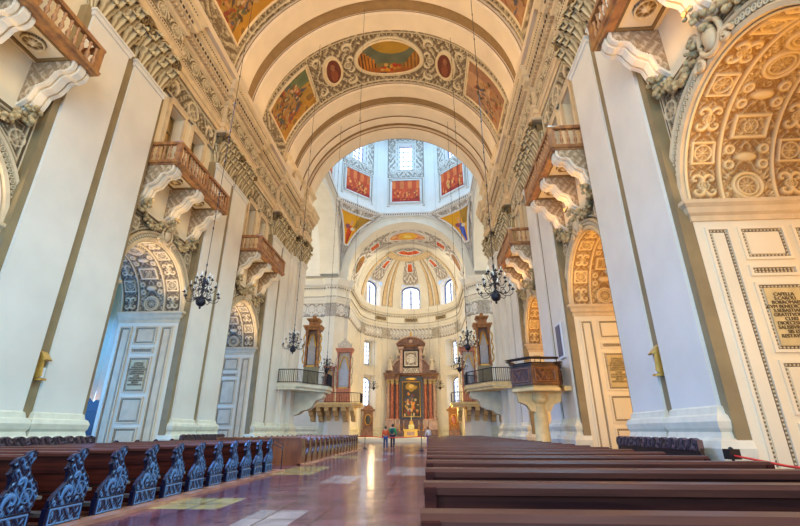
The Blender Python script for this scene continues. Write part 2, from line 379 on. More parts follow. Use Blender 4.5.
# ------------------------------------------------------------------ nave walls
WY = (-1.62, -.42), (.42, 1.62); WZ0, WZ1 = 12.5, 16.1
def nave_wall(s):
    mb = MB()
    def q(y0, y1, z0, z1, x=W): mb.quad((x, y0, z0), (x, y0, z1), (x, y1, z1), (x, y1, z0))
    for yc in BAYS+[-1.92]:
        a, b = yc-4.875, yc+4.875
        if yc < 0: a = Y0
        q(a, yc-RA, 0, 12.2); q(yc+RA, b, 0, 12.2)
        N = 40; V = []; F = []
        for i in range(N+1):
            t = PI*i/N; V += [(W, yc+RA*math.cos(t), ZS+RA*math.sin(t)), (W, yc+RA*math.cos(t), 12.2)]
        mb.add(V, [(2*i, 2*i+2, 2*i+3, 2*i+1) for i in range(N)])
        # jambs and passage ends
        for e in (-1, 1):
            mb.quad((W, yc+e*RA, 0), (XD, yc+e*RA, 0), (XD, yc+e*RA, ZS), (W, yc+e*RA, ZS))
        # upper zone with two window openings
        e = [a, yc+WY[0][0], yc+WY[0][1], yc+WY[1][0], yc+WY[1][1], b]
        q(e[0], e[1], 12.2, 21.2); q(e[2], e[3], 12.2, 21.2); q(e[4], e[5], 12.2, 21.2)
        for i in (1, 3):
            q(e[i], e[i+1], 12.2, WZ0); q(e[i], e[i+1], WZ1, 21.2)
            x2 = W+.7
            mb.quad((W, e[i], WZ0), (x2, e[i], WZ0), (x2, e[i], WZ1), (W, e[i], WZ1)); mb.quad((W, e[i+1], WZ0), (x2, e[i+1], WZ0), (x2, e[i+1], WZ1), (W, e[i+1], WZ1))
            mb.quad((W, e[i], WZ1), (x2, e[i], WZ1), (x2, e[i+1], WZ1), (W, e[i+1], WZ1)); mb.quad((W, e[i], WZ0), (x2, e[i], WZ0), (x2, e[i+1], WZ0), (W, e[i+1], WZ0))
    # aisle side of the piers
    for p in PIERS:
        mb.quad((XD, p-2.375, 0), (XD, p+2.375, 0), (XD, p+2.375, 10.5), (XD, p-2.375, 10.5))
    mb.build('wall_'+SN[s], 'plaster', None, s, kind='structure')
    # aisle behind the arches
    a = MB(); a.quad((17.3, Y0, 0), (17.3, 37.5, 0), (17.3, 37.5, 10.5), (17.3, Y0, 10.5))
    a.quad((W+.05, Y0, 10.4), (17.3, Y0, 10.4), (17.3, 37.5, 10.4), (W+.05, 37.5, 10.4))
    for p in PIERS:
        a.arc(14.95, 7.6, 2.2, p-.9, [(0, 0), (0, 1.8), (2.9, 1.8), (2.9, 0), (0, 0)], axis='y', n=16)
        for x in (12.6, 16.8): a.box(x, x+.5, p-.7, p+.7, 0, 10.4)
    for yc in BAYS:
        for dy in (-1.6, 1.6): a.box(17.0, 17.3, yc+dy-.3, yc+dy+.3, 0, 10.4)
    a.quad((W+.05, 37.5, 0), (17.3, 37.5, 0), (17.3, 37.5, 10.4), (W+.05, 37.5, 10.4))
    a.build('wall_aisle_'+SN[s], 'plaster', None, s, kind='structure')
for s in (-1, 1): nave_wall(s)

# windows behind the balconies
wn = 0
for s in (-1, 1):
    for yc in BAYS:
        for y0, y1 in WY:
            wn += 1
            w = empty('window_%d' % wn, (s*(W+.6), yc+(y0+y1)/2, WZ0)); w['kind'] = 'structure'
            mb = MB(); mb.box(W+.55, W+.6, yc+y0, yc+y1, WZ0, WZ1); mb.build('pane', 'pane', w, s)
            f = MB()
            for a, b in ((y0, y0+.09), (y1-.09, y1), ((y0+y1)/2-.03, (y0+y1)/2+.03)): f.box(W+.47, W+.56, yc+a, yc+b, WZ0, WZ1)
            for k in range(5): z = WZ0+(WZ1-WZ0-.08)*k/4; f.box(W+.48, W+.55, yc+y0, yc+y1, z, z+.07)
            f.build('window_frame', 'strip', w, s)
            g = MB()
            g.sweep([(W, yc+y1+.16), (W-.001, yc+y0-.16)][::-1], [(0, WZ1+.02), (.12, WZ1+.02), (.12, WZ1+.16), (.2, WZ1+.3), (0, WZ1+.3)])
            for a in (y0-.16, y1): g.box(W-.12, W, yc+a, yc+a+.16, WZ0, WZ1+.05)
            g.build('window_surround', 'mould', w, s)

# ------------------------------------------------------------------ pilasters
def leaf(mb, base, w, h, out, nrm, tan):
    # a curled acanthus leaf: rises from base, bulges out and tips over
    n = np.array(nrm, float); t = np.array(tan, float); up = np.array((0, 0, 1.)); b = np.array(base, float)
    m, k = 9, 7; P = np.zeros((m, k, 3)); H = np.zeros((m, k))
    for i in range(m):
        a = i/(m-1)
        zz = h*math.sin(min(1, a*1.15)*PI*.5)*(1-.22*max(0, a-.75)/.25); oo = out*(a**1.8)+(.12*out)
        ww = w*.5*(.62+.6*math.sin(a*PI*.85))*(1-.65*max(0, a-.7)/.3)
        for j in range(k):
            c = (j/(k-1)-.5)*2
            ridge = .16*out*math.cos(c*PI*2.5)+.55*out*(1-c*c)*math.sin(min(1, a*1.1)*PI)**.7
            P[i, j] = b+up*zz*(1-.06*abs(c))+n*(oo+ridge*(.4+a))+t*ww*c*(1+.10*math.sin(a*22))
            H[i, j] = .35+.65*max(0, math.cos(c*PI*2.5))
    mb.grid(P, h=H)
def capital(root, x, ya, yb, z0, z1, s, m='leaf', deep=.3):
    # leaf rows, volutes and abacus on a flat pilaster whose face is at x, facing -x
    wd = yb-ya; mb = MB(); H0 = z1-z0; k = max(2, int(round(wd/.6)))
    for row, zz in enumerate((z0+.02, z0+.26*H0, z0+.50*H0)):
        n = k+(row % 2)
        for i in range(n):
            y = ya+wd*(i+.5)/n if not row % 2 else ya+wd*i/(n-1)
            leaf(mb, (x+.06, y, zz), wd/k*.98, H0*.40, .38+.07*row, (-1, 0, 0), (0, 1, 0))
        if row < 2:
            for y, sg in ((ya, -1), (yb, 1)): leaf(mb, (x+.18, y, zz), .42, H0*.33, .28, (0, sg, 0), (1, 0, 0))
    mb.build('leaves', m, root, s)
    v = MB()
    for y, sg in ((ya+.02, -1), (yb-.02, 1)):
        pts = []; 
        for i in range(26):
            a = i*.42; r = .33*math.exp(-i*.065)
            pts.append((x-.30-.05*math.sin(a), y+sg*(r*math.cos(a)-.05), z1-.42+r*math.sin(a)))
        v.tube(pts, [.085*(1-.02*i) for i in range(26)], 6)
        v.tube([(x-.05, (ya+yb)/2+sg*.12, z0+1.25*(z1-z0)/2.05), (x-.22, (ya+yb)/2+sg*wd*.22, z1-.42), (x-.3, y-sg*.1, z1-.14)], [.05, .07, .08], 6)
    v.ell((x-.3, (ya+yb)/2, z1-.18), (.13, .2, .17))
    v.build('volutes', m, root, s)
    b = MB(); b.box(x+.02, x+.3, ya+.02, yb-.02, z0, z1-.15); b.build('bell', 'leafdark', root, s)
    b = MB()
    b.sweep([(x+.3, ya-.03), (x, ya-.03), (x, yb+.03), (x+.3, yb+.03)][::1], [(-.02, z1-.14), (.3, z1-.14), (.36, z1-.06), (.36, z1), (-.02, z1)])
    b.build('abacus', 'mould', root, s)
def neck_ring(mb, x, ya, yb, z):
    mb.sweep([(x+.35, ya), (x, ya), (x, yb), (x+.35, yb)], [(0, z-.28), (.05, z-.26), (.07, z-.12), (.12, z-.08), (.12, z), (0, z)])
BASEP = [(0, .0), (.32, 0), (.32, .62), (.27, .68), (.30, .80), (.32, .95), (.27, 1.10), (.17, 1.16), (.14, 1.28), (.18, 1.36), (.20, 1.50), (.15, 1.62), (.08, 1.66), (.05, 1.80), (0, 1.84)]
def pilaster(s, ya, yb, x, label, grp=None, zc=15.6, ztop=17.7, xb=W, capm='leaf'):
    r = thing('pilaster', (s*x, (ya+yb)/2, 0), label, 'pilaster', grp)
    mb = MB(); mb.box(x, xb, ya, yb, 1.8, zc); neck_ring(mb, x, ya, yb, zc); mb.build('shaft', 'pier', r, s)
    b = MB(); b.sweep([(xb, ya), (x, ya), (x, yb), (xb, yb)], BASEP); b.build('base', 'base', r, s)
    capital(r, x, ya, yb, zc, ztop, s, capm)
    return r
ORD = {2.95: 'level with the camera', 12.7: 'nearest pier', 22.45: 'second pier', 32.2: 'third pier'}
for s in (-1, 1):
    for p in PIERS[1:] if s < 0 else PIERS[1:]:
        for k, (a, b) in enumerate(((-2.12, -.2), (.2, 2.12))):
            pilaster(s, p+a, p+b, PF, 'tall cream pilaster on the %s %s, %s one of its pair' % (ORD[p].replace(' pier', ''), SN[s]+' pier', ('nearer', 'farther')[k]), 'paired nave pilasters')
    # tan strips beside and between the pilasters
    mb = MB()
    for p in PIERS:
        mb.box(W-.33, W, p-.2, p+.2, 0, 17.7); mb.box(W-.31, W, p-2.36, p-2.12, 0, 15.6); mb.box(W-.31, W, p+2.12, p+2.36, 0, 15.6)
    mb.build('trim_%d' % (1 if s < 0 else 2), 'strip', None, s, kind='structure')

# ------------------------------------------------------------------ nave entablature
ENT = [(0, 17.7), (.08, 17.7), (.08, 17.98), (.14, 18.0), (.14, 18.3), (.22, 18.36), (.26, 18.5), (.10, 18.54), (.10, 19.55), (.2, 19.62), (.24, 19.74), (.24, 19.98), (.46, 20.06), (.50, 20.32), (.62, 20.40), (.62, 20.62), (.74, 20.84), (.74, 20.98), (.2, 21.12), (-.4, 21.12)]
def dentils(mb, path, z, w=.12, h=.17, d=.2, step=.24, off=.24):
    for (x0, y0), (x1, y1) in zip(path[:-1], path[1:]):
        L = math.hypot(x1-x0, y1-y0)
        if L < .3: continue
        tx, ty = (x1-x0)/L, (y1-y0)/L; nx, ny = -ty, tx; n = int(L/step)
        for i in range(n):
            c = (i+.5)*L/n; V = []
            for zz in (z, z+h):
                for a, b in ((-w/2, off), (w/2, off), (w/2, off+d), (-w/2, off+d)):
                    V.append((x0+tx*(c+a)+nx*b, y0+ty*(c+a)+ny*b, zz))
            mb.add(V, [(0, 3, 2, 1), (4, 5, 6, 7), (0, 1, 5, 4), (1, 2, 6, 5), (2, 3, 7, 6), (3, 0, 4, 7)])
def frieze(mb, path, z0, z1, off, res=.038, k=9., depth=.09):
    for (x0, y0), (x1, y1) in zip(path[:-1], path[1:]):
        L = math.hypot(x1-x0, y1-y0)
        if L < .3: continue
        tx, ty = (x1-x0)/L, (y1-y0)/L; nx, ny = -ty, tx; hc = (z1-z0)/2
        def fn(u, v):
            q = ((u/(1.15)) % 1-.5)*1.15
            h = np.maximum(arab(np.abs(q), v-z0, k), rosette(q, v-z0-hc, hc*.7)*(np.hypot(q, v-z0-hc) < hc*.75))
            return np.where(np.abs(v-z0-hc) > hc*.92, 0, h)
        relief(mb, 0, L, z0, z1, res, fn, lambda U, V, H: np.stack([x0+tx*U+nx*(off+H), y0+ty*U+ny*(off+H), V], -1), depth)
tn = 3
for s in (-1, 1):
    path = [(9.35, Y0)]
    for p in PIERS: path += [(9.35, p-2.3), (9.08, p-2.3), (9.08, p+2.3), (9.35, p+2.3)]
    path = path[:-1]+[(9.08, 34.55)]
    mb = MB(); mb.sweep(path, ENT); o = mb.build('trim_%d' % tn, 'mould', None, s, kind='structure'); tn += 1
    d = MB(); dentils(d, path, 19.78, off=.24); d.build('dentils', 'mould', o, s)
    e = MB(); dentils(e, path, 20.12, w=.13, h=.12, d=.04, step=.26, off=.49); dentils(e, path, 18.40, w=.07, h=.07, d=.03, step=.14, off=.22); dentils(e, path, 20.66, w=.07, h=.07, d=.05, step=.16, off=.62); e.build('bead_row', 'blackbead', o, s)
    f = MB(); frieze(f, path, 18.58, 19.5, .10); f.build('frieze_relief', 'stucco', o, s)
    # festoon zone between the pilaster capitals
    for yc in BAYS:
        g = MB()
        relief(g, yc-2.5, yc+2.5, 16.35, 17.65, .05,
               lambda u, v: np.maximum.reduce([arab(np.abs(u-yc), v, 8.)*.9, scroll(np.abs(u-yc)-1.9, v-17.0, .5), rosette(u-yc, v-17.0, .5, 8)*1.0, frame(u-yc, v-17.0, 2.4, .6, .07)]),
               lambda U, V, H: np.stack([W-.02-H, U, V], -1), .16)
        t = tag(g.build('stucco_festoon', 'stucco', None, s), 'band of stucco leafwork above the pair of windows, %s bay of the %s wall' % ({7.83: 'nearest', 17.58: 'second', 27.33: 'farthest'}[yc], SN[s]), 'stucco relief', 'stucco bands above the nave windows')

# ------------------------------------------------------------------ arches into the aisles
BN = {7.83: 'nearest', 17.58: 'second', 27.33: 'farthest'}
def intr_fn(L):
    def fn(u, v):
        vv = np.minimum(v, L-v)
        h = np.zeros(u.shape)
        for c, w in ((.04, .07), (.89, .07), (2.21, .07), (3.06, .07)): h = np.maximum(h, rg(u-c, w)*.95)
        cell = L/10.; ci = np.floor(vv/cell); cv = vv-(ci+.5)*cell; x = u-1.55
        R = np.maximum.reduce([rosette(x, cv, .27, 10), rg(np.hypot(x, cv)-.35, .06)*1.1, rg(np.hypot(x, cv)-.27, .03)*.6, arab(np.abs(x), cv, 12)*(np.hypot(x, cv) > .42)])
        Pl = np.maximum.reduce([np.sqrt(np.clip(1-(x/.30)**2-(cv/.14)**2, 0, 1))*1.1, rg(np.hypot(np.abs(x)-.42, np.abs(cv)-.2)-.1, .055), arab(np.abs(x), np.abs(cv), 14)*(np.abs(x) > .34)*.8])
        Cf = np.maximum.reduce([frame(x, cv, .40, .27, .07), arab(np.abs(x), np.abs(cv), 15)*((np.abs(x) < .34) & (np.abs(cv) < .22)), rosette(x, cv, .17, 6)])
        k = ci % 4
        mid = np.where(k == 0, R, np.where(k == 2, Cf, Pl))
        h = np.maximum(h, mid*(np.abs(x) < .58))
        for c in (.465, 2.635):
            xs = np.abs(u-c); per = L/9.; cc = ((vv/per) % 1-.5)*per; j = np.floor(vv/per) % 2
            a = np.maximum.reduce([scroll(xs-.19, cc-.15, .2), scroll(xs-.19, -(cc+.15), .2), rosette(u-c, cc, .14, 6), arab(xs, cc, 15)*.6])
            b = np.maximum.reduce([frame(u-c, cc, .27, .27, .05), rosette(u-c, cc, .22, 8), arab(xs, np.abs(cc), 17)*.55])
            h = np.maximum(h, np.where(j == 0, a, b)*(xs < .35))
        h = np.maximum(h, arab(np.abs(x), vv, 13)*.6*((np.abs(x) < .6)))
        return h
    return fn
def jamb_panels(mb, bead, s, y, sgn):
    # framed coffers on the arch jamb facing along the nave; sgn = direction the face looks (+y or -y)
    cols = [(9.72, 10.32, [(.35, 6.1)]), (10.5, 11.62, [(5.2, 6.1), (4.78, 5.06), (2.95, 4.62), (1.62, 2.78), (.3, 1.46)]), (11.8, 12.42, [(.35, 6.1)])]
    for x0, x1, zs in cols:
        for z0, z1 in zs:
            fr = MB
            P = [(x0, z0), (x1, z0), (x1, z1), (x0, z1)]
            w = .07
            for (a, b, c, d) in ((x0, x1, z0, z0+w), (x0, x1, z1-w, z1), (x0, x0+w, z0+w, z1-w), (x1-w, x1, z0+w, z1-w)):
                mb.box(a, b, min(y, y+sgn*.05), max(y, y+sgn*.05), c, d)
            # bead border
            for (ax, az, bx, bz) in ((x0+.1, z0+.11, x1-.1, z0+.11), (x0+.1, z1-.11, x1-.1, z1-.11), (x0+.11, z0+.1, x0+.11, z1-.1), (x1-.11, z0+.1, x1-.11, z1-.1)):
                L = math.hypot(bx-ax, bz-az); tx, tz = (bx-ax)/L, (bz-az)/L
                relief(bead, 0, L, -.035, .035, .018, lambda u, v: rg((u/.085) % 1-.5, .42)*rg(v, .034), lambda U, V, H: np.stack([ax+tx*U+tz*V, y+sgn*(.004+H), az+tz*U+tx*V], -1), .03)
            mb.box(x0+.16, x1-.16, min(y, y+sgn*.025), max(y, y+sgn*.025), z0+.16, z1-.16) if (z1-z0) > .5 else None
for s in (-1, 1):
    for yc in BAYS:
        lb = '%s bay of the %s wall' % (BN[yc], SN[s])
        near = yc < 10
        # soffit
        L = PI*RA; fn = intr_fn(L)
        def mp(U, V, H, yc=yc):
            a = V/RA; r = RA-H
            return np.stack([W+U, yc+r*np.cos(a), ZS+r*np.sin(a)], -1)
        mb = MB(); relief(mb, 0, 3.1, 0, L, .022 if (near and s > 0) else .035, fn, mp, .11)
        tag(mb.build('arch_soffit', 'stucco_warm_lit' if s > 0 else 'stucco', None, s), 'coffered stucco soffit with rosettes under the arch in the %s' % lb, 'stucco soffit', 'arch soffits')
        # archivolt
        r = thing('archivolt', (s*W, yc, ZS), 'moulded round archivolt framing the arch opening in the %s' % lb, 'arch', 'nave archivolts')
        mb = MB(); mb.arc(yc, ZS, RA, W, [(-.04, -.1), (-.04, .10), (.06, .14), (.10, .08), (.13, .05)]); mb.arc(yc, ZS, RA, W, [(.28, .05), (.31, .12), (.37, .15), (.40, .10), (.40, 0)])
        mb.build('moulding', 'mould', r, s)
        def fa(u, v):
            per = .16; q = ((v/per) % 1-.5)*per; x = u-.205
            return np.maximum(rg(np.hypot(x*.8, q)-.055, .024), rg(np.hypot(x, q), .03))
        g = MB(); relief(g, .12, .29, 0, PI*(RA+.25), .018 if near else .04, fa, lambda U, V, H, yc=yc: np.stack([W-.05-H, yc+(RA+U)*np.cos(V/(RA+.25)), ZS+(RA+U)*np.sin(V/(RA+.25))], -1), .06)
        g.build('ornament_band', 'stucco', r, s)
        # imposts
        for e in (-1, 1):
            g = MB(); yj = yc+e*RA
            pth = [(XD, yj), (W, yj), (W, yj+.2)] if e > 0 else [(W, yj-.2), (W, yj), (XD, yj)]
            pr = [(0, 6.28), (.04, 6.28), (.04, 6.42), (.10, 6.48), (.13, 6.62), (.20, 6.70), (.20, 6.80), (0, 6.85)]
            g.sweep(pth, [(d*1.25, z) for d, z in pr]); g.build('impost', 'mould', r, s)
        # jamb panels on the far jamb (towards the camera) and the near one
        jp = MB(); bd = MB(); jamb_panels(jp, bd, s, yc+RA, -1)
        j = thing('jamb_panelling', (s*11, yc+RA, 0), 'framed plaster panels on the arch jamb, %s' % lb, 'panelling', 'arch jamb panels')
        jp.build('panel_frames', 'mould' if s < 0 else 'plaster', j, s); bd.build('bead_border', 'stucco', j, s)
        # spandrel relief
        def msk(U, V, yc=yc): return np.hypot(U-yc, V-ZS) > RA+.36
        def fs(u, v, yc=yc):
            x = np.abs(u-yc); z = v-ZS; q = np.hypot(x, z)
            d = np.minimum.reduce([2.42-x, 3.35-z, q-(RA+.4)])
            f1 = rg(d-.12, .05)*.8; f2 = rg(d-.24, .03)*.6
            ro = rosette(x-2.08, z-2.62, .27, 6); lf = arab(x, z, 10)*(d > .32)*.7
            return np.maximum.reduce([f1, f2, ro, lf])
        g = MB(); relief(g, yc-2.45, yc+2.45, ZS+.4, ZS+3.4, .04 if near else .06, fs, lambda U, V, H: np.stack([W-.01-H, U, V], -1), .09, mask=msk)
        tag(g.build('spandrel_relief', 'stucco', None, s), 'stucco spandrels with flower ornaments around the arch top, %s' % lb, 'stucco relief', 'arch spandrels')
        # keystone cartouche
        k = thing('cartouche', (s*W, yc, 9.6), 'oval stucco cartouche with scrolls at the arch crown, %s' % lb, 'cartouche', 'keystone cartouches')
        g = MB(); g.ell((W-.16, yc, 9.8), (.13, .2, .34), 14, 8); g.build('oval_boss', 'mould', k, s)
        g = MB(); g.tube([(W-.16, yc+.36*math.cos(a), 9.8+.43*math.sin(a)) for a in np.arange(0, 2*PI, PI/10)], .07, 6, closed=True)
        for e in (-1, 1):
            for zz in (9.35, 10.15):
                g.tube([(W-.2, yc+e*(.45+.2*math.exp(-i*.12)*math.cos(i*.6)), zz+.2*math.exp(-i*.12)*math.sin(i*.6)) for i in range(16)], .06, 5)
        g.build('scrollwork', 'mould', k, s)

# inscription and other coffers on the right jambs
def letters(txt, size, loc, rot, m, parent, name='lettering', align='CENTER', ext=.01):
    cu = bpy.data.curves.new(name, 'FONT'); cu.body = txt; cu.size = size; cu.align_x = align; cu.extrude = ext; cu.space_line = .86
    o = bpy.data.objects.new(name, cu); C.objects.link(o); bpy.context.view_layer.update()
    me = bpy.data.meshes.new_from_object(o.evaluated_get(bpy.context.evaluated_depsgraph_get())); bpy.data.objects.remove(o)
    me.materials.clear(); me.materials.append(M[m]); n = linked(name, me, parent); n.rotation_euler = rot
    n.location = np.array(loc)-origin(parent); return n
INS = 'CAPELLA\nS.CAROLI\nBORROMAEI\nCVM BENEDICTIO\nS.SEBASTIANI\nGRATITVDINE\nCLERI\nDIOECESIANI\nSALISBVRGEN\nSIS EST\nRESTAVRATA'
for s, yc in ((1, 7.83), (1, 17.58), (-1, 17.58)):
    y = yc+RA-.03
    t = thing('inscription_plaque', (s*11.06, y, 2.95), {(1, 7.83): 'ochre stone plaque with dark Latin lettering inside the nearest right arch', (1, 17.58): 'ochre plaque with small dark lettering inside the second arch on the right', (-1, 17.58): 'plaque with small dark lettering inside the second arch on the left'}[(s, yc)], 'plaque', None)
    mb = MB(); mb.box(10.66, 11.46, y-.02, y, 3.1, 4.47); mb.build('plaque_slab', 'plaque', t, s)
    letters(INS, .115, (s*11.06, y-.03, 4.27), (PI/2, 0, 0), 'letters', t)

# ------------------------------------------------------------------ balconies
def console(mb, sd, y, w, x_out, x_in, zt, h):
    # S-shaped bracket from the wall (x_in) out to x_out, ribbed along its underside
    D = x_in-x_out
    pr = [(0, 0), (1, 0), (1.02, -.10), (.98, -.20), (.86, -.26), (.74, -.25), (.66, -.29), (.60, -.40), (.50, -.52), (.38, -.56), (.30, -.60), (.26, -.72), (.20, -.86), (.08, -.95), (0, -1)]
    for a, b, g in ((-.5, -.3, .97), (-.3, -.18, .90), (-.18, .18, 1.), (.18, .3, .90), (.3, .5, .97)):
        mb.prism([(x_in-D*u*g, zt+h*v*(g if v < -.05 else 1)) for u, v in pr], 'y', y+a*w, y+b*w)
    for e in (-.5, .5):
        poly = [(D*u*.93, h*v*.93) for u, v in pr]
        g = lambda U, V: inpoly(U, V, poly)
        relief(sd, 0, D, -h, 0, .035, lambda u, v: np.maximum(arab(u, v, 11)*.8, scroll(u-.25*D, v+.68*h, .2)+scroll(u-.84*D, v+.14*h, .12)), lambda U, V, H, e=e: np.stack([x_in-U, y+e*w+math.copysign(1, e)*H, zt+V], -1), .03, mask=g)
    # end volute and tablet
    mb.box(x_out-.03, x_out+.2, y-w*.55, y+w*.55, zt-.02, zt+.0)
def fruit(mb, c, r, n, seed, stretch=(1, 1, 1)):
    q = random.Random(seed)
    for _ in range(n):
        p = [c[i]+r*stretch[i]*q.uniform(-1, 1) for i in range(3)]; k = q.uniform(.055, .10)
        mb.ell(p, (k, k*1.1, k), 7, 5)
BALP = [(.0, 0), (.06, 0), (.06, .07), (.035, .09), (.035, .12), (.075, .24), (.07, .30), (.03, .44), (.028, .50), (.05, .53), (.028, .56), (.045, .68), (.055, .70), (.055, .76), (0, .76)]
def balcony(s, yc):
    X0, X1, HY = 7.95, 9.5, 2.42
    lb = '%s bay of the %s wall' % (BN[yc], SN[s])
    r = thing('balcony', (s*X1, yc, 12.2), 'brown wood balustraded balcony on stucco consoles, %s' % lb, 'balcony', 'nave balconies')
    path = [(X1, yc-HY), (X0, yc-HY), (X0, yc+HY), (X1, yc+HY)]
    mb = MB(); mb.sweep(path, [(-.3, 12.2), (-.02, 12.2), (0, 12.26), (.06, 12.28), (.08, 12.40), (.02, 12.44), (-.3, 12.44)]); mb.build('edge_moulding', 'rail', r, s)
    mb = MB(); mb.box(X0+.2, X1, yc-HY+.2, yc+HY-.2, 12.26, 12.42); mb.build('slab', 'plaster', r, s)
    mb = MB(); mb.sweep(path, [(-.12, 13.22), (.04, 13.22), (.06, 13.30), (.04, 13.37), (-.12, 13.37)]); mb.build('handrail', 'rail', r, s)
    for x, y in ((X0+.06, yc-HY+.07), (X0+.06, yc+HY-.07), (X1-.1, yc-HY+.07), (X1-.1, yc+HY-.07), (X0+.06, yc)): MB().box(x-.1, x+.1, y-.1, y+.1, 12.44, 13.22).build('post', 'rail', r, s)
    b0 = None; spots = [(X0+.06, yc-HY+.07+(2*HY-.14)*(i+.5)/18) for i in range(18) if i not in ()]+[(X0+.06+(X1-X0-.16)*(i+.5)/5, yc+e*(HY-.07)) for e in (-1, 1) for i in range(5)]
    for (x, y) in spots:
        if b0 is None:
            mb = MB(); mb.lathe(BALP, (0, 0, 0), 8); b0 = mb.build('baluster', 'baluster'); b0.parent = r; o = b0
            b0.data.transform(__import__('mathutils').Matrix.Identity(4))
            # mesh was built at the origin
        else:
            o = b0.copy(); C.objects.link(o)
        o.location = (s*x-s*X1, y-yc, 12.44-12.2)
    c1 = MB(); sd = MB()
    for k, dy in enumerate((-2.05, 0, 2.05)):
        c = MB(); q = MB(); console(c, q, yc+dy, .62, X0+.12, X1, 12.24, 1.75)
        o = c.build('console', 'console', r, s); q.build('scroll_relief', 'stucco_dark', o, s)
        g = MB(); fruit(g, (X1-.35, yc+dy, 10.55), .2, 12, k, (1, .8, 1.)); fruit(g, (X1-.2, yc+dy, 10.2), .13, 7, k+4); g.build('fruit_cluster', 'fruit', o, s)
    # coffered underside
    for dy in (-1.02, 1.02):
        fr = MB()
        pts = [(X0+.3, yc+dy-.7), (X1-.15, yc+dy-.7), (X1-.15, yc+dy+.7), (X0+.3, yc+dy+.7)]
        fr.sweep(pts, [(0, 12.26), (0, 12.18), (.05, 12.17), (.07, 12.2), (.07, 12.26)], closed=True)
        o = fr.build('soffit_frame', 'leaf', r, s)
        relief(g := MB(), -.32, .32, -.32, .32, .03, lambda u, v: rosette(u, v, .3, 8)+.5*rg(np.hypot(u, v), .14), lambda U, V, H, dy=dy: np.stack([(X0+X1)/2+.1+U, yc+dy+V, 12.25-H], -1), .14, mask=lambda U, V: np.hypot(U, V) < .33)
        g.build('soffit_rosette', 'leaf', o, s)
        relief(g := MB(), X0+.35, X1-.2, 11.25, 12.2, .04, lambda u, v: np.maximum(arab(u, v, 9), frame(u-(X0+X1)/2-.07, v-11.75, .62, .42, .06)), lambda U, V, H, dy=dy: np.stack([U, np.full(U.shape, yc+dy*.0+math.copysign(.26, dy)+math.copysign(1, dy)*0), V], -1) if False else np.stack([U, np.full(U.shape, yc+dy), V], -1), .05, mask=lambda U, V: U < -99)
    # hanging garland along the wall between consoles and arch crown
    for e in (-1, 1):
        g = MB()
        for i in range(18):
            t = i/17; y = yc+e*(2.0-1.55*t); z = 10.45-.55*math.sin(PI*t)-.15*t
            fruit(g, (W-.16, y, z), .11, 3, i*7+int(e*3+5))
        g.build('garland', 'fruit', r, s)
for s in (-1, 1):
    for yc in BAYS: balcony(s, yc)
for o in bpy.data.objects:
    if o.name.startswith('balcony') and o.parent is None: o.location.z -= .14; o.location.x -= math.copysign(.0, o.location.x)

# ------------------------------------------------------------------ vault
def cyl(a, y, r): return np.stack([r*np.sin(a), y, CZ+r*np.cos(a)], -1)
mb = MB()
A = np.linspace(-PI/2, PI/2, 61); P = np.array([[(RV*math.sin(a), y, CZ+RV*math.cos(a)) for y in (Y0, 34.3)] for a in A]); mb.grid(P)
for e in (-1, 1): mb.box(min(e*RV, e*8.4), max(e*RV, e*8.4), Y0, 34.3, 21.0, 21.45)
mb.build('ceiling', 'vault', kind='structure')
mb = MB(); ar = MB()
def rib(mb, y0, y1, r, r2=RV+.1, cz=CZ, bead=None):
    mb.arc(0, cz, r, y0, [(r2-r, 0), (.1, 0), (.06, .03), (.06, .09), (0, .12), (0, y1-y0-.12), (.06, y1-y0-.09), (.06, y1-y0-.03), (.1, y1-y0), (r2-r, y1-y0)], axis='y', n=72)
    if bead is not None:
        for yy in (y0-.02, y1-.02): bead.arc(0, cz, r+.12, yy, [(0, 0), (0, .04), (.05, .04), (.05, 0), (0, 0)], axis='y', n=72)
gap = MB()
for p in PIERS:
    gap.arc(0, CZ, RV-.14, p-.5, [(0, 0), (0, 1.)], axis='y', n=72)
    rib(mb, p-2.1, p-.48, 8.85, bead=ar); rib(mb, p+.48, p+2.1, 8.85, bead=ar)
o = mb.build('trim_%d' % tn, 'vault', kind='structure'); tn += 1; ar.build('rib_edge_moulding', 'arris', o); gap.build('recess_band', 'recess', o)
def cbox(u, v, au, av, hu, hv): return np.abs(u-au) < hu, np.abs(v-av) < hv
for yc in BAYS[1:]:
    def fv(u, v, yc=yc):
        x = np.abs(u); y = v-yc; k = RV
        el = np.hypot(x/(2.85), y/1.95)
        d_or = rg(el-1, .08)
        px = (x-.54*k)/.85; py = y/1.45; po = rg(np.hypot(px, py)-1, .12)
        rc = frame(x-1.03*k, y, 2.4*1.06, 1.95, .12)
        sc = np.maximum.reduce([scroll(x-3.55, np.abs(y)-1.6, .6), scroll(x-6.35, np.abs(y)-1.5, .55), scroll(x-3.4, np.abs(y)-.5, .4), rosette(x-3.55, y, .35, 8)])
        bd = rg(np.abs(y)-2.45, .07); bd2 = rg(np.sin(x*9), .5)*rg(np.abs(y)-2.24, .12)
        return np.maximum.reduce([d_or, po, rc, sc, bd, bd2, arab(x, np.abs(y), 5.2)*.85])
    g = MB(); relief(g, -1.5*RV, 1.5*RV, yc-2.72, yc+2.72, .045 if yc > 20 else .09, fv, lambda U, V, H: cyl(U/RV, V, RV-.02-H), .17)
    tag(g.build('vault_stucco', 'stucco_vault'), 'scrolled stucco field around the paintings on the vault of the %s bay' % BN[yc], 'stucco relief', 'vault stucco')
def cylmap(a0, a1, y0, y1, r=RV-.16):
    return lambda u, v: cyl(a0+(a1-a0)*u, y1+(y0-y1)*v, r)
R = math.radians
